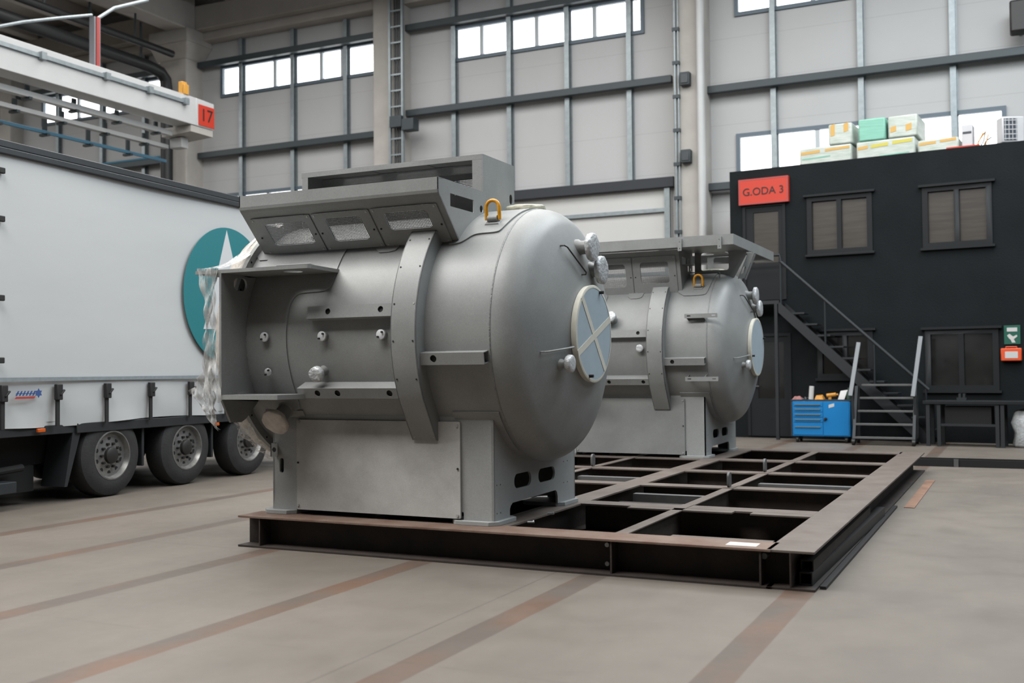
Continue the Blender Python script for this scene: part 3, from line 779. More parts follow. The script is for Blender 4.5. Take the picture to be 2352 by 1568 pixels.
    for xa, xb in ((-5.76, -5.55), (-5.14, -4.92), (-4.58, -4.37)):
        b = B(); b.bent(chaikin([(xa, 40), (xb - .03, 40), (xb, 43), (xb, 50), (xa, 50)], 1), [], 1.008, 1.02, YC, ZC, 57.3); b.build('hood_pad', P, root)
    b = B(); lump_disc(b, (-3.64, 7.88, 2.72), (0, 0, 1), .17, .055, 21, .2); b.build('taped_top_flange', 'cream_wrap', root, smooth=50)
    # ---- hood over the flank
    xl, xr = -5.706, -3.847
    up_y, up_z, lo_y, lo_z = (6.81, 2.69, 7.092, 2.40) if not second else (6.975, 2.95, 7.128, 2.392)
    t = Vector((0, lo_y - up_y, lo_z - up_z)); Lh = t.length; t.normalize()
    nrm = Vector((0, t.z, -t.y))            # outward, away from the shell
    if nrm.y > 0: nrm = -nrm
    k = Lh / .403
    wins = [(-5.54, -5.125, .10, .325), (-4.94, -4.60, .096, .325), (-4.39, -4.002, .092, .258)]
    if second: wins = [(a, b_, c_ * .9 + .02, d_) for a, b_, c_, d_ in wins]; wins[2] = (-4.39, -4.002, .10, .30)
    ho = B(); O = Vector((0, up_y, up_z))
    out = [(xl, 0), (xr, 0), (xr, Lh + .01), (xl, Lh + .01)]
    hs = [rrect(a, c_ * k, b_, d_ * k, .0) for a, b_, c_, d_ in wins]
    ho.frame_plate(out, hs, O - nrm * .006, (1, 0, 0), t, .006)
    if not second:
        lip = [(6.776, 2.838), (6.776, 2.745), (6.782, 2.722), (6.795, 2.704), (6.81, 2.69)]
        for p, q in zip(lip, lip[1:]):
            ho.hexa([(xl, p[0], p[1]), (xr, p[0], p[1]), (xr, p[0] + .012, p[1]), (xl, p[0] + .012, p[1])], [(xl, q[0], q[1]), (xr, q[0], q[1]), (xr, q[0] + .012, q[1]), (xl, q[0] + .012, q[1])])
        ho.box(xl, xr, 6.789, 6.85, 2.828, 2.838)
    hood = ho.build('hood', P, root, smooth=30)
    for wi, (a, b_, c_, d_) in enumerate(wins):
        x0 = [-5.65, -5.045, -4.49][wi]; x1 = [-5.06, -4.505, -3.90][wi]
        b = B(); b.frame_plate(rrect(x0, .048 * k, x1, .405 * k, .01), [rrect(a, c_ * k, b_, d_ * k, .04)], O + nrm * .006, (1, 0, 0), t, .005); cp_ = b.build('screen_cover', P, hood)
        b = B(); nx = int((b_ - a) / .0135); nz = int((d_ - c_) * k / .0135)
        base_ = O - nrm * .004
        for i in range(nx + 1):
            x = a + (b_ - a) * i / nx; b.bar(base_ + Vector((x, 0, 0)) + t * (c_ * k), base_ + Vector((x, 0, 0)) + t * (d_ * k), .0042, .002, nrm)
        for i in range(nz + 1):
            s = (c_ + (d_ - c_) * i / nz) * k; b.bar(base_ + Vector((a, 0, 0)) + t * s, base_ + Vector((b_, 0, 0)) + t * s, .0042, .002, nrm)
        b.build('wire_screen', 'wire', hood, smooth=0)
        for x in (x0 + .025, x1 - .025):
            for s, m_ in ((.065, 'steel'), (.235, 'dark_hole'), (.385, 'steel')):
                p = O + Vector((x, 0, 0)) + t * (s * k) + nrm * .011
                b = B(); b.cyl(p, p + nrm * .005, .008, n=8); b.build('bolt', m_, hood)
        if not second:
            b = B(); b.bar(O + nrm * .012 + Vector((x0 + .03, 0, 0)) + t * .046, O + nrm * .012 + Vector((x1 - .05, 0, 0)) + t * .046, .005, .004, nrm); b.build('top_edge', 'weld', hood)
    if not second:
        bxl, by0, by1, zt = -5.627, 7.50, 8.085, 3.138
        def sidep(full):
            return [(6.776, 2.838), (by0, 2.834), (by0, zt), (by1, zt)] + [(by1, ZC + math.sqrt(1.0 - (by1 - YC) ** 2))] + tank_arc(98, 45, 1.005, 16)[1:] + [(7.098, 2.398), (6.81, 2.69), (6.782, 2.722), (6.776, 2.745)]
        b = B(); b.plate(sidep(1), [rrect(6.96, 2.643, 7.34, 2.743, .005), circ(7.474, 2.689, .03), rrect(7.99, 2.80, 8.045, 2.885, .027)], xr - .008, xr, 'yz'); b.build('hood_side', P, root, bevel=.002)
        b = B(); b.plate([(6.776, 2.838), (8.085, 2.834)] + tank_arc(98, 45, 1.005, 16)[1:] + [(7.098, 2.398), (6.81, 2.69), (6.776, 2.745)], [rrect(6.96, 2.643, 7.34, 2.743, .005)], xl, xl + .008, 'yz'); b.build('hood_side', P, root)
        # ventilated box behind the hood
        tw = [(-5.39, -5.0), (-4.835, -4.445), (-4.285, -3.98)]
        b = B(); b.plate(rrect(bxl, by0, xr - .008, by1), [rrect(a, 7.53, d_, 7.79, .02) for a, d_ in tw], 3.130, 3.138, 'xy')
        b.box(bxl, xr - .008, by0, by0 + .008, 3.095, 3.1305); b.box(xr - .095, xr - .008, by0, by0 + .008, 2.83, 3.095); b.box(bxl + .008, bxl + .068, by0, by0 + .008, 2.83, 3.095)
        b.box(bxl, bxl + .008, by0 + .008, by1 - .008, 2.66, 3.1305)
        b.plate(rrect(bxl, 2.64, xr - .008, 3.1305), [rrect(-4.42, 2.93, -3.97, 3.06), circ(-5.2, 2.96, .012, 10)], by1 - .008, by1, 'xz')
        box = b.build('vent_box', P, root, bevel=.0015)
        for a, d_ in tw:
            b = B(); nx = int((d_ - a) / .012); ny = int(.26 / .012)
            for i in range(nx + 1): x = a + (d_ - a) * i / nx; b.box(x - .003, x + .003, 7.53, 7.79, 3.126, 3.129)
            for i in range(ny + 1): y = 7.53 + .26 * i / ny; b.box(a, d_, y - .003, y + .003, 3.126, 3.129)
            b.build('wire_screen', 'wire', box, smooth=0)
        b = B()
        for i in range(34): x = -4.42 + .45 * i / 33; b.box(x - .002, x + .002, by1 - .012, by1 - .009, 2.93, 3.06)
        for i in range(11): z = 2.93 + .13 * i / 10; b.box(-4.42, -3.97, by1 - .012, by1 - .009, z - .002, z + .002)
        b.build('wire_screen', 'wire', box, smooth=0)
        b = B(); b.box(bxl + .01, xr - .01, 7.80, 7.83, 3.06, 3.126); b.build('inner_stiffener', P, box)
    else:
        for x, nm in ((xr, 'hood_side'), (xl + .008, 'hood_side')):
            b = B(); b.plate([(up_y, up_z + .01), (7.62, 2.96)] + [(7.62, 2.66)] + tank_arc(78, 45, 1.005, 12)[1:] + [(lo_y, lo_z)], [rrect(7.12, 2.77, 7.32, 2.87, .004), rrect(7.40, 2.70, 7.45, 2.87, .004), circ(7.53, 2.735, .022)], x - .008, x, 'yz'); b.build(nm, P, root, bevel=.002)
        b = B(); b.box(xr, xr + .11, 7.12, 7.34, 2.765, 2.772); b.build('hood_shelf', P, root)
        # flat canopy
        cx0, cx1, cy0, cy1, cz0, cz1 = -5.70, -3.08, 6.776, 9.18, 2.955, 3.087
        b = B(); b.plate(rrect(cx0, cy0, cx1, cy1), [rrect(-5.5, 7.35, -4.45, 9.0, .05), rrect(-4.35, 7.66, -3.9, 9.0, .05), rrect(-3.68, 7.70, -3.2, 9.0, .05)], cz1 - .01, cz1, 'xy')
        b.box(cx0, cx1, cy0, cy0 + .01, cz0, cz1 - .01); b.box(cx0, cx1, cy1 - .01, cy1, cz0, cz1 - .01); b.box(cx0, cx0 + .01, cy0 + .01, cy1 - .01, cz0, cz1 - .01); b.box(cx1 - .01, cx1, cy0 + .01, cy1 - .01, cz0, cz1 - .01)
        b.box(xr + .002, cx1 - .01, cy0 + .01, 7.555, cz0, cz0 + .008); b.box(cx0 + .01, xr + .002, cy0 + .01, 6.97, cz0, cz0 + .008)
        can = b.build('canopy', P, root, bevel=.004)
        for xa in (-3.79, -3.276):
            b = B(); b.plate(rrect(xa, 2.905, xa + .05, 3.06), [circ(xa + .025, 2.935, .007, 8), circ(xa + .025, 3.02, .007, 8)], cy0 - .03, cy0 - .024, 'xz'); b.box(xa + .02, xa + .05, cy0 - .024, cy0, 2.99, 3.06); b.build('clip', P, can)
        pl = [(-3.80, 2.958), (-3.09, 2.958), (-3.115, 2.878), (-3.27, 2.60), (-3.80, 2.60)]
        for yy, pl_ in ((7.56, pl), (8.20, [(-3.80, 2.958), (-3.24, 2.958), (-3.32, 2.60), (-3.80, 2.60)])):
            b = B(); b.plate(pl_, [rrect(-3.712, 2.71, -3.338 if yy < 8 else -3.42, 2.952, .035)], yy, yy + .008, 'xz'); b.build('canopy_support', P, root)
        for yy in (7.54,):
            b = B(); b.frame_plate([(0, 0), (.09, 0), (.09, .36), (0, .36)], [rrect(.012, .07, .05, .17, .018)], (-3.215, yy, 2.585), (1, 0, 0), (.14, 0, .34), .004); b.bar((-3.12, yy + .03, 2.57), (-2.985, yy + .03, 2.90), .06, .006, (1, 0, -.4)); b.build('canopy_strut', P, root)
        # cable brackets on the flank
        for zc0, zc1, l0, l1 in ((2.045, 2.10, 1.98, 2.095), (1.244, 1.30, 1.25, 1.36)):
            b = B(); b.plate(rrect(-3.725, zc0, -3.298, zc1, .006), [rrect(-3.695, zc0 + .022, -3.645, zc0 + .036, .006), rrect(-3.375, zc0 + .022, -3.325, zc0 + .036, .006)], 6.78, 6.787, 'xz')
            for x in (-3.70, -3.475): b.prism([(6.787, zc0), (6.787, zc1), (6.99, l1), (6.99, l0)], x, x + .006, 'yz')
            if zc0 > 2: b.box(-3.70, -3.475, 6.787, 7.0, zc1 - .01, zc1 - .004)
            b.build('cable_bracket', P, root)
        b = B(); b.tube([(-3.83, 7.40, 2.59), (-3.83, 7.40, 2.66), (-3.82, 7.40, 2.68), (-3.44, 7.40, 2.68), (-3.42, 7.40, 2.66), (-3.42, 7.40, 2.59)], .007, 8); b.build('grab_handle', P, root)
    # ---- bracket with two shelves at the open end
    xe = -5.66
    b = B(); b.bent(chaikin([(-5.72, -36), (-5.29, -36), (-5.24, -33), (-5.25, -20), (-5.262, 0), (-5.25, 14), (-5.20, 19.8), (-5.10, 20.2), (-4.93, 20.4), (-4.875, 22.5), (-4.872, 30), (-4.87, 52), (-5.72, 52)], 2), [], 1.006, 1.020, YC, ZC, 57.3); b.build('doubler_plate', P, root)
    b = B(); b.plate([(6.505, 1.19), (6.505, 2.19), (6.98, 2.19)] + tank_arc(31, -31, RT, 16) + [(6.95, 1.19)], [rrect(6.655, 2.062, 6.815, 2.165, .045)], xe - .02, xe, 'yz')
    b.plate([(6.515, 1.19), (6.62, 1.008), (6.745, 1.005), (6.80, 1.03), (6.98, 1.19)], [], xe - .02, xe, 'yz'); eb = b.build('end_plate', P, root, bevel=.002)
    b = B(); b.tube([(xe + .004, YC - 1.012 * math.cos(R(a)), ZC + 1.012 * math.sin(R(a))) for a in range(-30, 31, 2)], .009, 6); b.build('weld_seam', 'weld', eb)
    b = B(); b.plate([(-5.925, 6.505), (-4.86, 6.505), (-4.835, 6.515), (-4.82, 6.54), (-4.86, 6.99), (-5.925, 7.02)], [circ(-5.11, 6.70, .075, 24)], 2.188, 2.216, 'xy'); b.build('shelf_plate', P, root, bevel=.002)
    b = B(); b.plate([(-5.695, 6.505), (-5.14, 6.505), (-5.12, 6.515), (-5.05, 6.95), (-5.695, 6.98)], [], 1.193, 1.23, 'xy'); b.build('shelf_plate', P, root, bevel=.002)
    b = B(); b.tube([(-5.48, 6.95, 2.216), (-5.48, 6.95, 2.262), (-5.46, 6.95, 2.275), (-5.12, 6.95, 2.275), (-5.10, 6.95, 2.262), (-5.10, 6.95, 2.216)], .007, 8); b.build('grab_handle', P, root)
    for x in (-5.90, -5.80):
        b = B(); b.cyl((x, 6.52, 2.216), (x, 6.52, 2.232), .014, n=8); b.build('bolt', 'steel', root)
    if not second:
        # torn stretch film hanging over the open end
        def sheet(fn, nu, nv, nm):
            b = B(); G = [[b.bm.verts.new(fn(i / nu, j / nv)) for j in range(nv + 1)] for i in range(nu + 1)]
            for i in range(nu):
                for j in range(nv): b.bm.faces.new((G[i][j], G[i + 1][j], G[i + 1][j + 1], G[i][j + 1]))
            b.build(nm, 'film', root, smooth=60)
        rnd = random.Random(3)
        wig = lambda u, v, k: .012 * math.sin(u * 19 + k) * math.sin(v * 11 + k * 2) + .008 * math.sin(v * 31 + u * 7)
        # over the shelf end and up to the flange
        def f1(u, v):
            a = Vector((-5.90 + .22 * v, 6.50 + .05 * v, 2.232)); e = Vector((-5.86 - .03 * v, 7.30 + .25 * v, 2.66 + .08 * v))
            p = a.lerp(e, u); p.z -= .10 * math.sin(math.pi * u) * (1 - .3 * v); p.x += wig(u, v, 1); return p
        sheet(f1, 24, 12, 'stretch_film')
        def f2(u, v):    # hanging curtain in front of the end
            x = -5.885 + .20 * u + .10 * v * (1 - u) ; x += .03 * math.sin(v * 5 + u * 3)
            L_ = 1.02 + .05 * math.sin(u * 9)
            p = Vector((x, 6.492 + wig(u, v, 2) * 1.5, 2.235 - L_ * v)); return p
        sheet(f2, 16, 40, 'stretch_film')
        def f3(u, v):    # loose tail fanning out at the bottom
            a = Vector((-5.73, 6.50, 1.62 - .45 * u)); e = Vector((-6.10 + .22 * u, 6.62 + .1 * u, 1.26 - .33 * u))
            p = a.lerp(e, v); p.y += wig(u, v, 4) * 2; p.z -= .05 * math.sin(math.pi * v); return p
        sheet(f3, 14, 14, 'stretch_film')
        def f4(u, v):    # wrap round the flange seen below the bracket
            a = R(-22 - 75 * u); r = 1.085 + .012 * math.sin(u * 40); return Vector((-5.80 - .16 * v + wig(u, v, 5), YC - r * math.cos(a), ZC + r * math.sin(a)))
        sheet(f4, 40, 6, 'stretch_film')
    return root

vessel(tuple(VO), 'nearer grey steel pressure vessel with vent box, tape cross on its round cover', False)
vessel(tuple(VO + Vector((-.12, 6.31, 0))), 'grey steel pressure vessel further back, with flat canopy over its hood', True)

# ------------------------------------------------------------------ welded frame of I beams
FO = (-3.45, 10.9, 0)
frame = empty('beam_frame', FO, 'large rusty frame of welded I beams lying on the hall floor under both vessels', 'steel frame')
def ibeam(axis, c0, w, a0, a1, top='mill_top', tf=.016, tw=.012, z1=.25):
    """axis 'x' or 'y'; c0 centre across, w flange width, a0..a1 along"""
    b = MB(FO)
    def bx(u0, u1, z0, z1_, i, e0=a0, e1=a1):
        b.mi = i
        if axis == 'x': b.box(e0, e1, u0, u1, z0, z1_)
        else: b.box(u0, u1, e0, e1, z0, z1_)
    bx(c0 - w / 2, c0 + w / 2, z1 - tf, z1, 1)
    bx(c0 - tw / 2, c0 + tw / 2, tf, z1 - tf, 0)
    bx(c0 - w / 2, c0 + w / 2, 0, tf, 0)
    return b.build('i_beam', ['rust_web_shade', top], frame, bevel=.002, smooth=0)
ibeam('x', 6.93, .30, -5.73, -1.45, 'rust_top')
b = MB(FO); b.box(-1.45, -1.337, 6.924, 6.936, .016, .234); b.box(-1.45, -1.482, 6.78, 7.08, .0, .016); b.build('web_end', 'rust_web_shade', frame, smooth=0)
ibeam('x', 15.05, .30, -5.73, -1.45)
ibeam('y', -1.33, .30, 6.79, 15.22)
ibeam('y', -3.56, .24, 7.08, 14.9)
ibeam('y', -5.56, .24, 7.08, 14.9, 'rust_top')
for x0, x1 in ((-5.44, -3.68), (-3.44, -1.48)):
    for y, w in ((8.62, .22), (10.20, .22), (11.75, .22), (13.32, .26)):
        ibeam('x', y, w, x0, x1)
ys = [(7.08, 8.51), (8.73, 10.09), (10.31, 11.64), (11.86, 13.19), (13.45, 14.9)]
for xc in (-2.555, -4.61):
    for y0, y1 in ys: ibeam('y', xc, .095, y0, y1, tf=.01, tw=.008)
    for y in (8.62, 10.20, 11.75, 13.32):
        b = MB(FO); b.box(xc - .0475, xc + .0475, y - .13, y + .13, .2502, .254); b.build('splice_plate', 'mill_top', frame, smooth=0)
# flange pads, seams and clamp stubs on the frame
for x0, x1, y0, y1 in ((-2.98, -2.1, 8.40, 8.52), (-1.95, -1.48, 8.38, 8.52), (-2.2, -1.5, 7.08, 7.14)):
    b = MB(FO); b.box(x0, x1, y0, y1, .238, .25); b.build('pad_plate', 'mill_top', frame, smooth=0)
for x in (-5.52, -2.53, -1.52):
    b = MB(FO); b.box(x - .006, x + .006, 6.79, 6.924, .016, .234); b.build('web_stiffener', 'rust_web_shade', frame, smooth=0)
for z in (.06, .19):
    b = MB(FO); b.cyl((-2.60, 6.90, z), (-2.60, 6.925, z), .016, n=10); b.build('bolt', 'steel', frame)
b = MB(FO); b.cyl((-1.50, 6.82, .20), (-1.50, 6.92, .20), .02, n=10); b.build('bolt', 'step_grey', frame)
for x, y in ((-2.56, 10.16), (-2.57, 11.80), (-4.61, 11.80)):
    b = MB(FO); b.prism(rrect(y - .05, .25, y + .05, .40, .045), x - .012, x + .012, 'yz'); b.build('upright_lug', 'step_grey', frame, bevel=.003)
b = MB(FO); b.box(-1.76, -1.56, 6.86, 6.99, .2502, .2508); b.build('glare_spot', 'paper', frame, smooth=0)  # thin white plate painting a glare spot on the flange
# square tubes lying inside and beside the frame
def tube_bar(name, p, q, w, h, m_, lab, group):
    p, q = Vector(p), Vector(q); mid = (p + q) / 2
    t = empty(name, (p.x, p.y, 0), lab, 'steel tube', group)
    b = MB((p.x, p.y, 0)); d = (q - p).normalized(); r = d.cross(Vector((0, 0, 1))).normalized(); k = .008
    for s in (-1, 1):
        b.bar(p + r * (s * (w - k) / 2), q + r * (s * (w - k) / 2), k, h)
        z = Vector((0, 0, s * (h - k) / 2)); b.bar(p + z, q + z, w - 2 * k, k)
    b.build('tube', m_, t, smooth=0); return t
tube_bar('square_tube', (-3.40, 9.80, .10), (-2.63, 9.80, .10), .10, .20, 'step_grey', 'grey square tube lying inside the frame between the first two cross beams', 'loose steel tubes')
tube_bar('square_tube', (-3.40, 9.35, .085), (-2.63, 9.35, .085), .10, .17, 'dark_steel', 'dark square tube inside the frame just nearer than the grey one', 'loose steel tubes')
tube_bar('square_tube', (-2.48, 11.1, .10), (-1.50, 11.1, .10), .12, .20, 'step_grey', 'square tube inside the frame close to the wide right-hand beam', 'loose steel tubes')
tube_bar('square_tube', (-4.54, 11.2, .10), (-3.70, 11.2, .10), .12, .20, 'step_grey', 'square tube inside the frame between the two vessels', 'loose steel tubes')
tube_bar('square_tube', (-1.255, 6.95, .135), (-1.255, 9.8, .135), .08, .07, 'rust_web_shade', 'upper of two square tubes resting against the outer side of the frame', 'tubes beside the frame')
tube_bar('square_tube', (-1.255, 6.90, .06), (-1.20, 10.4, .06), .08, .08, 'dark_steel', 'lower of two square tubes lying along the outer side of the frame', 'tubes beside the frame')
t = empty('flat_bar', (-1.14, 7, 0), 'dark flat bar on the floor along the outer foot of the frame', 'steel bar')
b = MB((-1.14, 7, 0)); b.box(-1.17, -1.13, 6.9, 11.2, 0.001, .02); b.build('bar', 'dark_steel', t, smooth=0)
t = empty('steel_channel', (-.5, 16.2, 0), 'long dark steel channel on the floor between frame and black cabin', 'steel beam')
O = (-.5, 16.2, 0)
b = MB(O); b.box(-1.45, 1.4, 16.0, 16.02, .015, .10); b.box(-1.45, 1.4, 16.0, 16.32, 0.001, .015); b.box(-1.45, 1.4, 16.3, 16.32, .015, .10); b.build('channel', 'under', t, smooth=0)
b = MB(O); b.box(-.86, -.80, 15.98, 16.0, .001, .11); b.build('end_lug', 'step_grey', t)
t = empty('rust_stain_plate', (-.93, 11.6, 0), 'thin rusty orange strip on the floor beside the right end of the frame', 'steel strip')
b = MB((-.93, 11.6, 0)); b.box(-1.07, -.97, 11.2, 14.0, .001, .006); b.build('strip', 'rust_orange', t, smooth=0)

# ------------------------------------------------------------------ curtain-side trailer
TA = R(3.593)
tr = empty('semi_trailer', (-9.37, 8.984, 0), 'white curtain-sided semi-trailer with a round teal mark on its side', 'trailer', None, TA)
YF, YR = -7.5, 4.9
b = MB()
ny, nz = 64, 24
G = []
for i in range(ny + 1):
    row = []
    for j in range(nz + 1):
        y = YF + (YR - YF) * i / ny; z = .86 + (3.66 - .86) * j / nz
        lo = max(0, (1.32 - z) / .46)
        x = -.02 + .012 * math.sin(y * 1.7 + z) + lo * (.018 * math.sin(y * 9) + .015 * math.sin(y * 4.2 + z * 9)) - .018 * lo
        zz = z + (.02 * math.sin(y * 1.9) if j == 0 else 0)
        row.append(b.bm.verts.new((x, y, zz)))
    G.append(row)
for i in range(ny):
    for j in range(nz): b.bm.faces.new((G[i][j], G[i + 1][j], G[i + 1][j + 1], G[i][j + 1]))
b.box(-2.53, -.06, YF, YR, .9, 3.66)
b.build('curtain', 'tarp', tr, smooth=60)
b = MB(); b.box(-2.56, .02, YF, YR + .02, 3.715, 3.79); b.box(-2.57, .035, YF, YR + .02, 3.645, 3.71); b.build('roof_rail', 'rail_grey', tr, bevel=.008)
b = MB(); b.box(-2.5, -.05, YF + .02, YR, 3.79, 3.80); b.build('roof', 'tarp', tr)
b = MB(); b.box(-.004, .016, YF, YR, 1.335, 1.375); b.build('curtain_band', 'strip_grey', tr)
k = -1.59 - .72 * 4
while k < YR - .2:
    b = MB(); b.box(.0, .022, k - .022, k + .022, .85, 1.16); s_ = b.build('strap', 'strap', tr)
    b = MB(); b.box(.0, .05, k - .04, k + .04, 1.13, 1.30); b.bar((.05, k, 1.18), (.06, k + .05, 1.24), .03, .02); b.build('buckle', 'strap', s_, bevel=.008)
    k += .72
b = MB(); b.box(-2.5, -.06, -8, YR, .76, .86); b.box(-.09, -.03, -.55, YR, .755, .865); b.build('side_rail', 'chassis', tr, bevel=.006)
b = MB(); b.box(-2.2, -.45, -8, YR - .2, .42, .76); b.box(-2.3, -.40, -6.5, -.8, .14, .42); b.build('underbody_and_shade_block', 'under', tr)  # lower block added to keep the floor under the trailer dark
def wheel(yw, x_out, sgn):
    w = .30; O = (x_out, yw, .47)
    b = MB(); b.lathe([(0, .285), (.005, .33), (-.004, .40), (-.03, .452), (-.06, .468), (-w + .06, .468), (-w + .03, .452), (-w, .40), (-w, .285)], O, (sgn, 0, 0), 56, False); ty = b.build('tyre', 'rubber', tr)
    b = MB(); b.lathe([(-w, .288), (-.02, .288), (.003, .283), (.006, .268), (-.02, .256), (-.05, .243), (-.056, .16), (-.035, .12), (-.035, .0)], O, (sgn, 0, 0), 56, False); rm = b.build('rim', 'alloy', ty)
    b = MB(); b.lathe([(-.06, .10), (.0, .092), (.012, .07), (.014, .0)], O, (sgn, 0, 0), 36); b.build('hub', 'hub_dark', ty)
    if sgn < 0: return
    for i in range(10):
        a = 2 * math.pi * i / 10
        b = MB(); b.cyl((x_out - .05, yw + .135 * math.cos(a), .47 + .135 * math.sin(a)), (x_out - .012, yw + .135 * math.cos(a), .47 + .135 * math.sin(a)), .016, n=8); b.build('wheel_nut', 'hub_dark', ty)
        a += .31
        b = MB(); b.cyl((x_out - .07, yw + .20 * math.cos(a), .47 + .20 * math.sin(a)), (x_out - .0525, yw + .20 * math.cos(a), .47 + .20 * math.sin(a)), .026, n=12); b.build('rim_hole', 'dark_hole', ty)
for yw in (.01, 1.31, 2.61):
    wheel(yw, -.05, 1); wheel(yw, -2.45, -1)
    b = MB(); b.cyl((-2.2, yw, .47), (-.3, yw, .47), .07, n=12); b.build('axle', 'under', tr)
for yw in (.66, 1.96):
    b = MB(); b.box(-.35, -.10, yw - .11, yw - .07, .30, .76); b.build('mudguard', 'chassis', tr, bevel=.01)
b = MB(); b.hexa([(-.4, -.70, .18), (-.06, -.70, .18), (-.06, -.66, .18), (-.4, -.66, .18)], [(-.4, -.58, .78), (-.06, -.58, .78), (-.06, -.46, .78), (-.4, -.46, .78)]); b.build('mudguard', 'chassis', tr)
b = MB(); b.box(-.39, -.10, -2.6, -1.3, .18, .30); b.build('side_box', 'rail_grey', tr, bevel=.01)
b = MB(); b.tube([(-.3, -2.2, .35), (-.25, -1.1, .42)], .04, 10); b.build('landing_leg', 'under', tr)
for y, z in ((-1.07, .815), (1.84, .735)):
    b = MB(); b.box(-.03, .0, y - .05, y + .05, z - .02, z + .02); b.build('marker_light', 'amber', tr, bevel=.006)
for z in (3.47, 2.98, 2.18, 1.55):
    b = MB(); b.box(.0, .04, -1.66, -1.585, z - .03, z + .03); b.build('curtain_latch', 'strap', tr, bevel=.008)
# round mark: teal disc with a white pointed shape
mk = MB(); mk.plate(circ(2.07, 2.43, .905, 72), [], .006, .012, 'yz'); mark = mk.build('round_mark', 'teal', tr)
b = MB(); b.plate([(2.03, 3.30), (2.22, 2.78), (2.05, 2.60), (1.86, 1.98), (1.55, 1.97), (1.72, 2.38)], [], .012, .015, 'yz'); b.plate([(2.3, 2.6), (2.75, 1.95), (2.45, 1.97), (2.2, 2.45)], [], .012, .015, 'yz'); b.build('white_shape', 'print_white', mark)
b = MB(); b.box(.0, .05, 2.02, 2.16, 1.50, 1.62); b.box(.0, .05, 2.12, 2.2, 1.36, 1.46); b.build('small_tag', 'step_grey', mark, bevel=.01)
# maker's plate: blurred blue slanted lettering over a red bar
lo = MB()
for i in range(6):
    y = -1.44 + i * .043; lo.prism([(y, 1.185), (y + .02, 1.185), (y + .05, 1.235), (y + .03, 1.235)], .022, .026, 'yz'); lo.prism([(y + .006, 1.205), (y + .05, 1.205), (y + .053, 1.213), (y + .01, 1.213)], .022, .026, 'yz')
mp_ = lo.build('side_lettering', 'logo_blue', tr)
b = MB(); b.prism([(-1.45, 1.155), (-1.20, 1.155), (-1.18, 1.178), (-1.43, 1.178)], .022, .026, 'yz'); b.build('red_bar', 'logo_red', mp_)
b = MB(); b.plate([(-1.14 + (.05 if i % 2 else .03) * math.cos(i * math.pi / 6), 1.21 + (.05 if i % 2 else .03) * math.sin(i * math.pi / 6)) for i in range(12)], [], .022, .026, 'yz'); b.build('blue_emblem', 'logo_blue', mp_)

# ------------------------------------------------------------------ two-storey site cabin
CA = math.atan2(-.0895, .996)
CO = Vector((-5.2, 21.5, 0))
def cw(u, v, z): return (CO.x + u * math.cos(CA) - v * math.sin(CA), CO.y + u * math.sin(CA) + v * math.cos(CA), z)
ca = empty('site_cabin', tuple(CO), 'anthracite two-storey site cabin against the back wall', 'cabin', None, CA)
H, Wd, Dp = 5.43, 7.2, 2.25
wins = [(1.50, 2.67, 3.66, 4.74), (3.66, 4.78, 3.65, 4.73), (1.66, 2.64, 1.22, 2.08), (3.66, 4.84, .99, 2.06)]
drs = [(.20, .98, 2.78, 4.68), (.25, 1.05, .04, 2.05)]
b = MB(); b.plate(rrect(-.12, 0, Wd, H), [rrect(a, z0, b_, z1) for a, b_, z0, z1 in wins + drs], 0, .08, 'xz')
b.box(-.12, -.04, .08, Dp, 0, H); b.box(Wd - .08, Wd, .08, Dp, 0, H); b.box(-.04, Wd - .08, Dp - .08, Dp, 0, H); b.box(-.12, Wd, .0, Dp, H, H + .015); b.box(-.04, Wd - .08, .08, Dp - .08, 2.62, 2.72)
b.build('wall', 'container', ca, smooth=0)
for i, (a, b_, z0, z1) in enumerate(wins):
    low = i >= 2
    b = MB(); t = .06; b.plate(rrect(a - .04, z0 - .03, b_ + .04, z1 + .03), [rrect(a + t, z0 + t, (a + b_) / 2 - .045, z1 - t), rrect((a + b_) / 2 + .045, z0 + t, b_ - t, z1 - t)], -.025, .06, 'xz')
    b.box(a - .10, b_ + .10, -.07, .0, z1 + .03, z1 + .075); b.box(a - .08, b_ + .08, -.06, .0, z0 - .075, z0 - .03)
    w = b.build('window', 'cont_frame', ca, bevel=.006)
    for x0, x1 in ((a + t, (a + b_) / 2 - .045), ((a + b_) / 2 + .045, b_ - t)):
        b = MB(); b.box(x0 - .01, x1 + .01, .03, .04, z0 + t - .01, z1 - t + .01); b.build('pane', 'pane_dark' if low else 'pane_brown', w, smooth=0)
for a, b_, z0, z1 in drs:
    b = MB(); b.plate(rrect(a, z0, b_, z1), [rrect(a + .17, z0 + .75, b_ - .10, z1 - .12)], .0, .05, 'xz'); b.plate(rrect(a - .05, z0, b_ + .05, z1 + .05), [rrect(a + .01, z0 - .01 if z0 > 1 else z0 + .001, b_ - .01, z1 - .01)], -.025, .01, 'xz')
    d = b.build('door', 'cont_frame', ca, bevel=.004)
    b = MB(); b.box(a + .165, b_ - .095, .02, .03, z0 + .745, z1 - .115); b.build('pane', 'pane_brown' if z0 > 1 else 'pane_dark', d, smooth=0)
    b = MB(); b.bar((a + .08, -.05, z0 + 1.0), (a + .2, -.05, z0 + 1.0), .02, .02); b.build('handle', 'step_grey', d)
b = MB(); b.box(.10, 1.12, -.10, -.0, 4.72, 5.24); sg = b.build('sign_box', 'sign_red', ca, bevel=.008)
b = MB(); b.plate(rrect(.10, 4.72, 1.12, 5.24), [rrect(.13, 4.75, 1.09, 5.21)], -.103, -.099, 'xz'); b.build('sign_border', 'logo_red', sg)
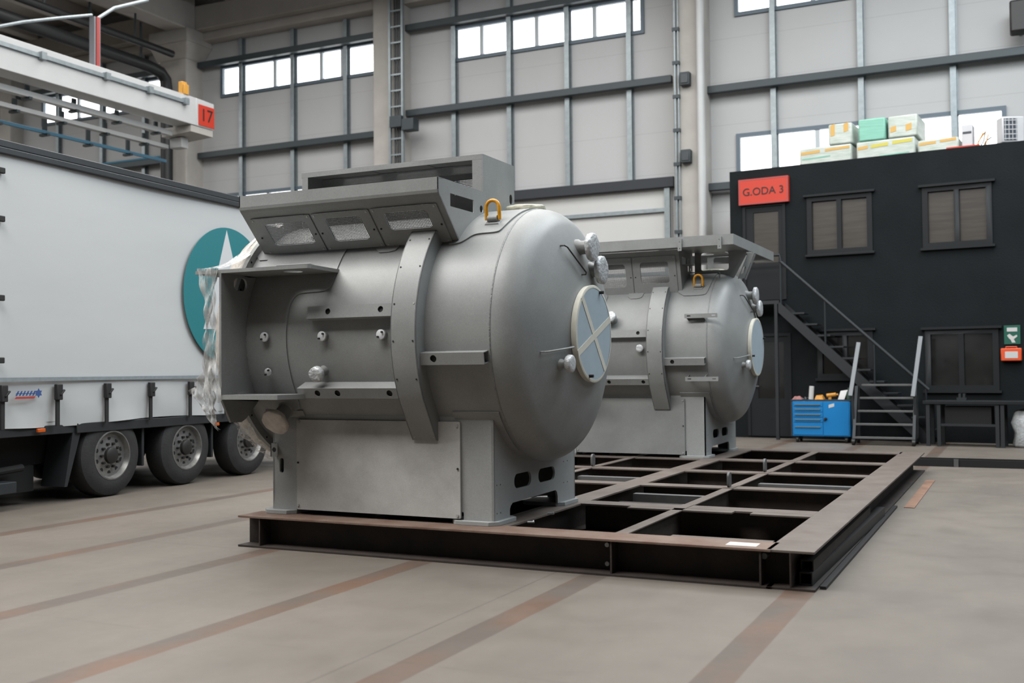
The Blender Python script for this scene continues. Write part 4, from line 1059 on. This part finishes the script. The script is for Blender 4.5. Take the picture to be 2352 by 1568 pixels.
b = MB(); b.text('G.ODA 3', .215, (.61, -.104, 4.97), (1, 0, 0), (0, 0, 1), .003, 1.0); b.build('lettering', 'black_paint', sg)

# outside stair of the cabin
def cthing(name, u, v, z, lab, cat, group=None, rz=0.): return empty(name, cw(u, v, z), lab, cat, group, CA + rz)
st = cthing('staircase', .6, -.3, 0, 'dark steel staircase climbing to the upper door of the black cabin', 'staircase')
SO = (.6, -.3, 0)
b = MB(SO); b.box(-.1, 1.02, -.50, -.03, 2.66, 2.73); b.build('landing', 'stair', st)
def sline(u): return 2.62 - .905 * (u - 1.0)
for v in (-.50, -.10):
    b = MB(SO); b.prism([(1.0, sline(1.0) - .13), (1.0, sline(1.0) + .09), (3.82, sline(3.82) + .0), (3.75, .0), (3.60, .0)], v, v + .05, 'xz'); b.build('stringer', 'stair', st, smooth=0)
for i in range(1, 12):
    z = 2.70 - i * .222; u = 1.0 + i * .245
    b = MB(SO); b.box(u - .02, u + .25, -.45, -.10, z - .035, z); b.build('tread', 'stair', st, bevel=.004)
b = MB(SO); b.tube([(1.04, -.48, 3.50), (3.75, -.48, .98)], .03, 10); b.tube([(-.08, -.48, 3.62), (1.04, -.48, 3.62), (1.06, -.48, 3.5)], .03, 10); b.build('handrail', 'stair', st)
for u in (1.05, 1.9, 2.8, 3.7):
    b = MB(SO); b.cyl((u, -.48, sline(u) - .05), (u, -.48, 3.50 - (u - 1.04) * .93), .02, n=8); b.build('baluster', 'stair', st)
for u in (-.05, .95):
    b = MB(SO); b.box(u - .03, u + .03, -.50, -.44, 0, 2.66); b.build('leg', 'stair', st)

# things stacked on the cabin roof
RZ = H + .016
def pack(u0, u1, z0, z1, m_, lab, group, d=.9, v=.25, bands=(), film=True, seed=0):
    uc = (u0 + u1) / 2; t = cthing('board_pack', uc, v + d / 2, z0, lab, 'pack', group)
    b = MB((uc, v + d / 2, z0)); b.box(u0, u1, v, v + d, z0, z1); o = b.build('pack', m_, t, bevel=.03)
    for zz0, zz1, a, e, mm in bands:
        b = MB((uc, v + d / 2, z0)); b.prism([(u0 + (u1 - u0) * a, z0 + (z1 - z0) * zz0), (u0 + (u1 - u0) * e, z0 + (z1 - z0) * (zz0 + .06)), (u0 + (u1 - u0) * e, z0 + (z1 - z0) * (zz1 + .06)), (u0 + (u1 - u0) * a, z0 + (z1 - z0) * zz1)], v - .004, v, 'xz'); b.build('print_band', mm, o, smooth=0)
    return t
g1 = 'packs on the cabin roof'
pack(1.26, 2.28, RZ, RZ + .36, 'pack', 'white board pack with orange print, lower left on the cabin roof', g1, bands=((.62, .78, .03, .4, 'pack_orange'), (.7, .84, .5, .97, 'pack_orange'), (.35, .42, .05, .6, 'pack_teal')))
pack(2.38, 3.47, RZ, RZ + .36, 'pack', 'white board pack with yellow print, lower middle on the cabin roof', g1, bands=((.55, .72, .02, .2, 'pack_orange'), (.6, .78, .25, .55, 'pack_yellow'), (.68, .86, .62, .95, 'pack_yellow'), (.1, .16, .4, .9, 'pack_teal')))
pack(3.52, 4.24, RZ, RZ + .26, 'pack', 'flatter white pack with faint orange print beside the white box', g1, bands=((.6, .8, .03, .45, 'pack_orange'), (.7, .9, .55, .95, 'pack_orange')))
pack(1.84, 2.30, RZ + .365, RZ + .78, 'pack', 'white pack with two upright orange marks on top of the lower left pack', g1, bands=((.4, .95, .1, .28, 'pack_orange'), (.55, .95, .65, .85, 'pack_orange')))
pack(2.42, 2.93, RZ + .365, RZ + .80, 'pack_teal', 'mint green pack of foam boards on top of the stack on the cabin', g1)
pack(2.98, 3.52, RZ + .365, RZ + .79, 'pack', 'white pack with two yellow squares next to the mint green pack', g1, bands=((.25, .5, .08, .28, 'pack_orange'), (.25, .55, .6, .8, 'pack_orange')))
t = cthing('white_box', 4.38, .45, RZ, 'narrow white box standing beside the packs on the cabin roof', 'box')
b = MB((4.38, .45, RZ)); b.box(4.29, 4.48, .3, .6, RZ, RZ + .47); b.build('box', 'plastic_white', t, bevel=.012)
b = MB((4.38, .45, RZ)); b.box(4.31, 4.46, .295, .3, RZ + .30, RZ + .34); b.build('print_band', 'fan', t, smooth=0)
t = cthing('air_conditioner', 5.10, .5, RZ, 'white outdoor air conditioner with dark grille at the right on the cabin roof', 'air conditioner', None, R(28))
b = MB(); b.box(-.20, .20, -.14, .14, .06, .54); b.build('housing', 'plastic_white', t, bevel=.02)
b = MB(); b.box(-.17, .06, -.15, -.14, .10, .50); gr_ = b.build('grille', 'fan', t)
b = MB()
for i in range(5): b.box(-.17, .06, -.155, -.15, .12 + i * .085, .135 + i * .085)
for i in range(4): b.box(-.155 + i * .065, -.145 + i * .065, -.155, -.15, .10, .50)
b.build('grille_bars', 'plastic_white', gr_, smooth=0)
for x in (-.13, .13):
    b = MB(); b.box(x - .03, x + .03, -.13, .13, 0, .06); b.build('foot', 'rail_grey', t)
t = cthing('cable_bundle', 4.65, .5, RZ, 'loose thin pipes and cables sticking up beside the white box on the cabin', 'cables')
rnd = random.Random(5)
for i in range(5):
    u = 4.52 + i * .04; b = MB((4.65, .5, RZ)); b.tube([(u, .4, RZ + .01), (u + rnd.uniform(-.05, .1), .42, RZ + .14), (u + rnd.uniform(.02, .16), .45, RZ + rnd.uniform(.2, .34))], .012, 6); b.build('cable', 'fan' if i % 2 else 'orange', t)
t = cthing('orange_plank', 4.2, .2, RZ, 'thin orange red plank at the roof edge in front of the white box', 'plank')
b = MB((4.2, .2, RZ)); b.box(4.05, 4.62, .06, .16, RZ, RZ + .035); b.build('plank', 'sign_red', t, bevel=.004)

# signs on the cabin front
t = cthing('emergency_sign', 5.10, 0, 1.96, 'green emergency sign with white symbols on the black cabin wall', 'sign')
O = (5.10, 0, 1.96)
b = MB(O); b.box(4.97, 5.24, -.02, -.002, 1.79, 2.13); b.build('panel', 'green_sign', t, bevel=.003)
b = MB(O); b.box(5.02, 5.19, -.024, -.02, 2.02, 2.09); b.build('white_label', 'paper', t, smooth=0)
b = MB(O); b.prism([(5.02, 1.95), (5.06, 1.98), (5.12, 1.93), (5.18, 1.96), (5.19, 1.93), (5.13, 1.88), (5.16, 1.82), (5.10, 1.82), (5.08, 1.87), (5.05, 1.90)], -.024, -.02, 'xz'); b.build('white_figure', 'paper', t, smooth=0)
t = cthing('first_aid_box', 5.09, -.06, 1.6, 'bright orange box with white label below the green sign', 'box')
O = (5.09, -.06, 1.6)
b = MB(O); b.box(4.92, 5.26, -.11, -.002, 1.49, 1.72); b.build('case', 'kit_orange', t, bevel=.015)
b = MB(O); b.box(4.99, 5.20, -.114, -.11, 1.54, 1.66); b.build('label_panel', 'paper', t, smooth=0)
b = MB(O); b.tube([(5.0, -.06, 1.72), (5.0, -.06, 1.745), (5.18, -.06, 1.745), (5.18, -.06, 1.72)], .01, 6); b.build('handle', 'kit_orange', t)

# work bench in front of the cabin
t = empty('work_bench', cw(4.5, -.75, 0), 'long dark work bench below the lower right cabin window', 'bench', None, CA)
O = (4.5, -.75, 0)
b = MB(O); b.box(3.75, 6.4, -1.15, -.58, .74, .80); b.build('bench_top', 'cont_frame', t, bevel=.006)
for u in (3.80, 3.98, 4.92, 5.0, 6.3):
    b = MB(O); b.box(u, u + .06, -1.13, -1.07, 0, .74); b.build('leg', 'stair', t)
    b = MB(O); b.box(u, u + .06, -.66, -.60, 0, .74); b.build('leg', 'stair', t)
b = MB(O); b.box(4.04, 4.92, -1.12, -.62, .36, .40); b.build('shelf', 'stair', t)
b = MB(O); b.box(4.10, 4.85, -1.05, -.62, .40, .70); b.build('cupboard', 'under', t)
t = empty('vice', cw(4.35, -.8, .8), 'small grey vice on the dark work bench', 'vice', None, CA)
b = MB(); b.box(-.08, .08, -.05, .05, 0, .05); b.build('base', 'stair', t)
b = MB(); b.box(-.05, -.01, -.05, .05, .05, .12); b.box(.02, .06, -.05, .05, .05, .12); b.build('jaws', 'stair', t)

# blue tool cabinet on castors
TO = (-3.32, 20.45, 0)
t = empty('tool_cabinet', TO, 'bright blue tool cabinet with five drawers, standing left of the steps', 'cabinet')
k = 20.3 / 20
x0, x1, yf = -3.835 * k, -2.80 * k, 20.3
zz = lambda z: 1.4 + (z - 1.4) * k
zb, zt = zz(.14), zz(.79)
b = MB(TO); b.box(x0, x1, yf, yf + .5, zb, zt); b.build('body', 'cab_blue', t, bevel=.006)
b = MB(TO); b.box(x0 - .03, x1 + .01, yf - .01, yf + .52, zt, zt + .02); b.build('top', 'cab_dark', t, bevel=.004)
b = MB(TO); b.box(x0 - .028, x0, yf - .005, yf + .5, zb, zt); b.build('side_edge', 'cab_dark', t)
hz = [.715, .625, .53, .435, .30]
bd = [.785, .68, .58, .485, .39, .16]
xd = x0 + .56
for i, z in enumerate(hz):
    b = MB(TO); b.box(x0 + .02, xd, yf - .012, yf - .001, zz(bd[i + 1]) + .006, zz(bd[i]) - .004); dr = b.build('drawer', 'cab_blue', t, bevel=.003)
    b = MB(TO); b.box(x0 + .05, xd - .04, yf - .03, yf - .012, zz(z), zz(z) + .022); b.build('handle', 'cab_handle', dr)
b = MB(TO); b.box(xd + .01, x1 - .02, yf - .012, yf - .001, zb + .02, zt - .006); dr = b.build('door', 'cab_blue', t, bevel=.003)
b = MB(TO); b.cyl((xd + .05, yf - .03, zz(.46)), (xd + .05, yf - .012, zz(.46)), .028, n=12); b.bar((xd + .02, yf - .04, zz(.44)), (xd + .08, yf - .04, zz(.48)), .02, .02); b.build('lock', 'hub_dark', dr)
b = MB(TO); b.prism([(xd + .11, zz(.66)), (xd + .21, zz(.69)), (xd + .21, zz(.75)), (xd + .11, zz(.72))], yf - .015, yf - .012, 'xz'); b.build('sticker', 'paper', dr)
for x in (x0 + .08, x1 - .08):
    for y in (yf + .07, yf + .43):
        b = MB(TO); b.cyl((x - .02, y, .055), (x + .02, y, .055), .055, n=14); b.box(x - .03, x + .03, y - .03, y + .03, .06, zb); b.build('castor', 'hub_dark', t)
# odds and ends lying on the cabinet
ztop = zt + .0215
def lying(name, x, lab, cat, fn, m_):
    t = empty(name, (x, yf + .22, ztop), lab, cat, 'clutter on the blue cabinet'); b = MB(); fn(b); b.build('body', m_, t, bevel=.004)
lying('paper_roll', x0 + .31, 'upright white paper tube on the blue cabinet', 'paper', lambda b: b.cyl((0, 0, 0), (.02, 0, .25), .045, n=14), 'paper')
lying('rag', x0 + .06, 'reddish rag at the left end of the blue cabinet', 'rag', lambda b: b.hexa([(-.09, -.1, 0), (.1, -.1, 0), (.12, .1, 0), (-.1, .1, 0)], [(-.05, -.06, .05), (.06, -.07, .07), (.05, .05, .05), (-.06, .06, .06)]), 'reddish')
lying('glove_pile', x0 + .47, 'orange work gloves on top of the blue cabinet', 'gloves', lambda b: (b.hexa([(-.08, -.1, 0), (.08, -.1, 0), (.1, .1, 0), (-.1, .1, 0)], [(-.05, -.06, .08), (.06, -.07, .06), (.05, .05, .09), (-.06, .06, .07)])), 'orange')
lying('power_drill', x0 + .69, 'orange power drill lying on the blue cabinet', 'drill', lambda b: (b.cyl((-.09, 0, .07), (.08, 0, .09), .04, n=12), b.cyl((.08, 0, .09), (.12, 0, .092), .02, n=10), b.hexa([(-.06, -.03, 0), (0, -.03, 0), (0, .03, 0), (-.06, .03, 0)], [(-.05, -.025, .07), (.0, -.025, .07), (.0, .025, .07), (-.05, .025, .07)])), 'orange')
lying('paper_sheet', x0 + .86, 'tilted white sheet on the blue cabinet', 'paper', lambda b: b.hexa([(-.06, 0, 0), (.06, 0, .0), (.06, .01, .0), (-.06, .01, .0)], [(-.02, .10, .16), (.11, .10, .18), (.11, .11, .18), (-.02, .11, .16)]), 'paper')
lying('green_bottle', x0 + 1.0, 'dark green bottle at the right end of the blue cabinet', 'bottle', lambda b: b.lathe([(0, .04), (.13, .04), (.17, .018), (.22, .016), (.22, 0)], (0, 0, 0), (0, 0, 1), 20), 'green_dark')
lying('pliers_pile', x0 + .215, 'grey hand tools lying beside the reddish rag', 'tools', lambda b: (b.bar((-.03, -.12, .012), (.03, .1, .03), .02, .02), b.bar((.02, -.12, .012), (-.03, .1, .04), .02, .02)), 'step_grey')

# mobile steps
MO = (-2.2, 20.3, 0)
t = empty('mobile_steps', MO, 'grey mobile steps with two upright handrails in front of the cabin', 'steps')
tr_ = [(.15, 19.92), (.385, 20.04), (.62, 20.16), (.855, 20.28), (1.09, 20.40)]
for i, (z, y) in enumerate(tr_):
    a, e = -2.735 - .02 * (y - 20) + i * .024, -1.74 - .02 * (y - 20) + i * .008
    b = MB(MO); b.box(a, e, y, y + (.14 if i < 4 else .22), z - .035, z); b.build('tread', 'step_grey', t, bevel=.004)
for x in (-2.735, -1.715):
    b = MB(MO); b.prism([(19.86, .02), (20.0, .02), (20.54, 1.06), (20.40, 1.06)], x - .025, x + .025, 'yz'); b.build('stringer', 'stair', t, smooth=0)
    b = MB(MO); b.box(x - .03, x + .03, 19.86, 20.62, .07, .12); b.build('base_rail', 'stair', t)
    b = MB(MO); b.box(x - .03, x + .03, 20.57, 20.62, .12, 1.06); b.build('rear_post', 'stair', t)
    for y in (19.9, 20.56):
        b = MB(MO); b.cyl((x - .025, y, .06), (x + .025, y, .06), .06, n=14); b.build('castor', 'hub_dark', t)
for p, q in (((-2.80, 20.05, .88), (-2.69, 20.45, 1.86)), ((-1.735, 20.1, .87), (-1.615, 20.5, 1.95))):
    b = MB(MO); b.bar(p, q, .075, .04, (0, 1, 0)); b.build('handrail', 'step_post', t, bevel=.006)
    b = MB(MO); b.bar((p[0] + .04, p[1] + .06, .35), (p[0] + .03, p[1] + .02, p[2] + .02), .05, .03, (0, 1, 0)); b.build('rail_bracket', 'stair', t)

# film-wrapped bundle at the edge of the frame
t = empty('wrapped_bundle', (.02, 21.3 - .7, 0), 'film-wrapped white bundle on the floor at the far right edge', 'bundle')
b = MB((.02, 20.6, 0)); b.lathe([(0, .14), (.05, .2), (.25, .17), (.42, .22), (.62, .16), (.68, 0)], (.06, 20.2, 0), (0, 0, 1), 16)
for v in b.bm.verts: v.co += Vector((random.uniform(-.02, .02), random.uniform(-.02, .02), 0))
b.build('bundle', 'film_cap', t, smooth=60)
for x, y, lab in ((-3.35, 7.26, 'loose bolt on the frame beside the front right foot of the nearer vessel'), (-3.40, 7.75, 'loose bolt on the frame in front of the pedestal arch')):
    t = empty('loose_bolt', (x, y, .25), lab, 'bolt'); b = MB(); b.cyl((-.02, 0, .009), (.02, .01, .009), .008, n=8); b.cyl((.02, .01, .012), (.03, .013, .012), .012, n=6); b.build('bolt', 'steel', t)
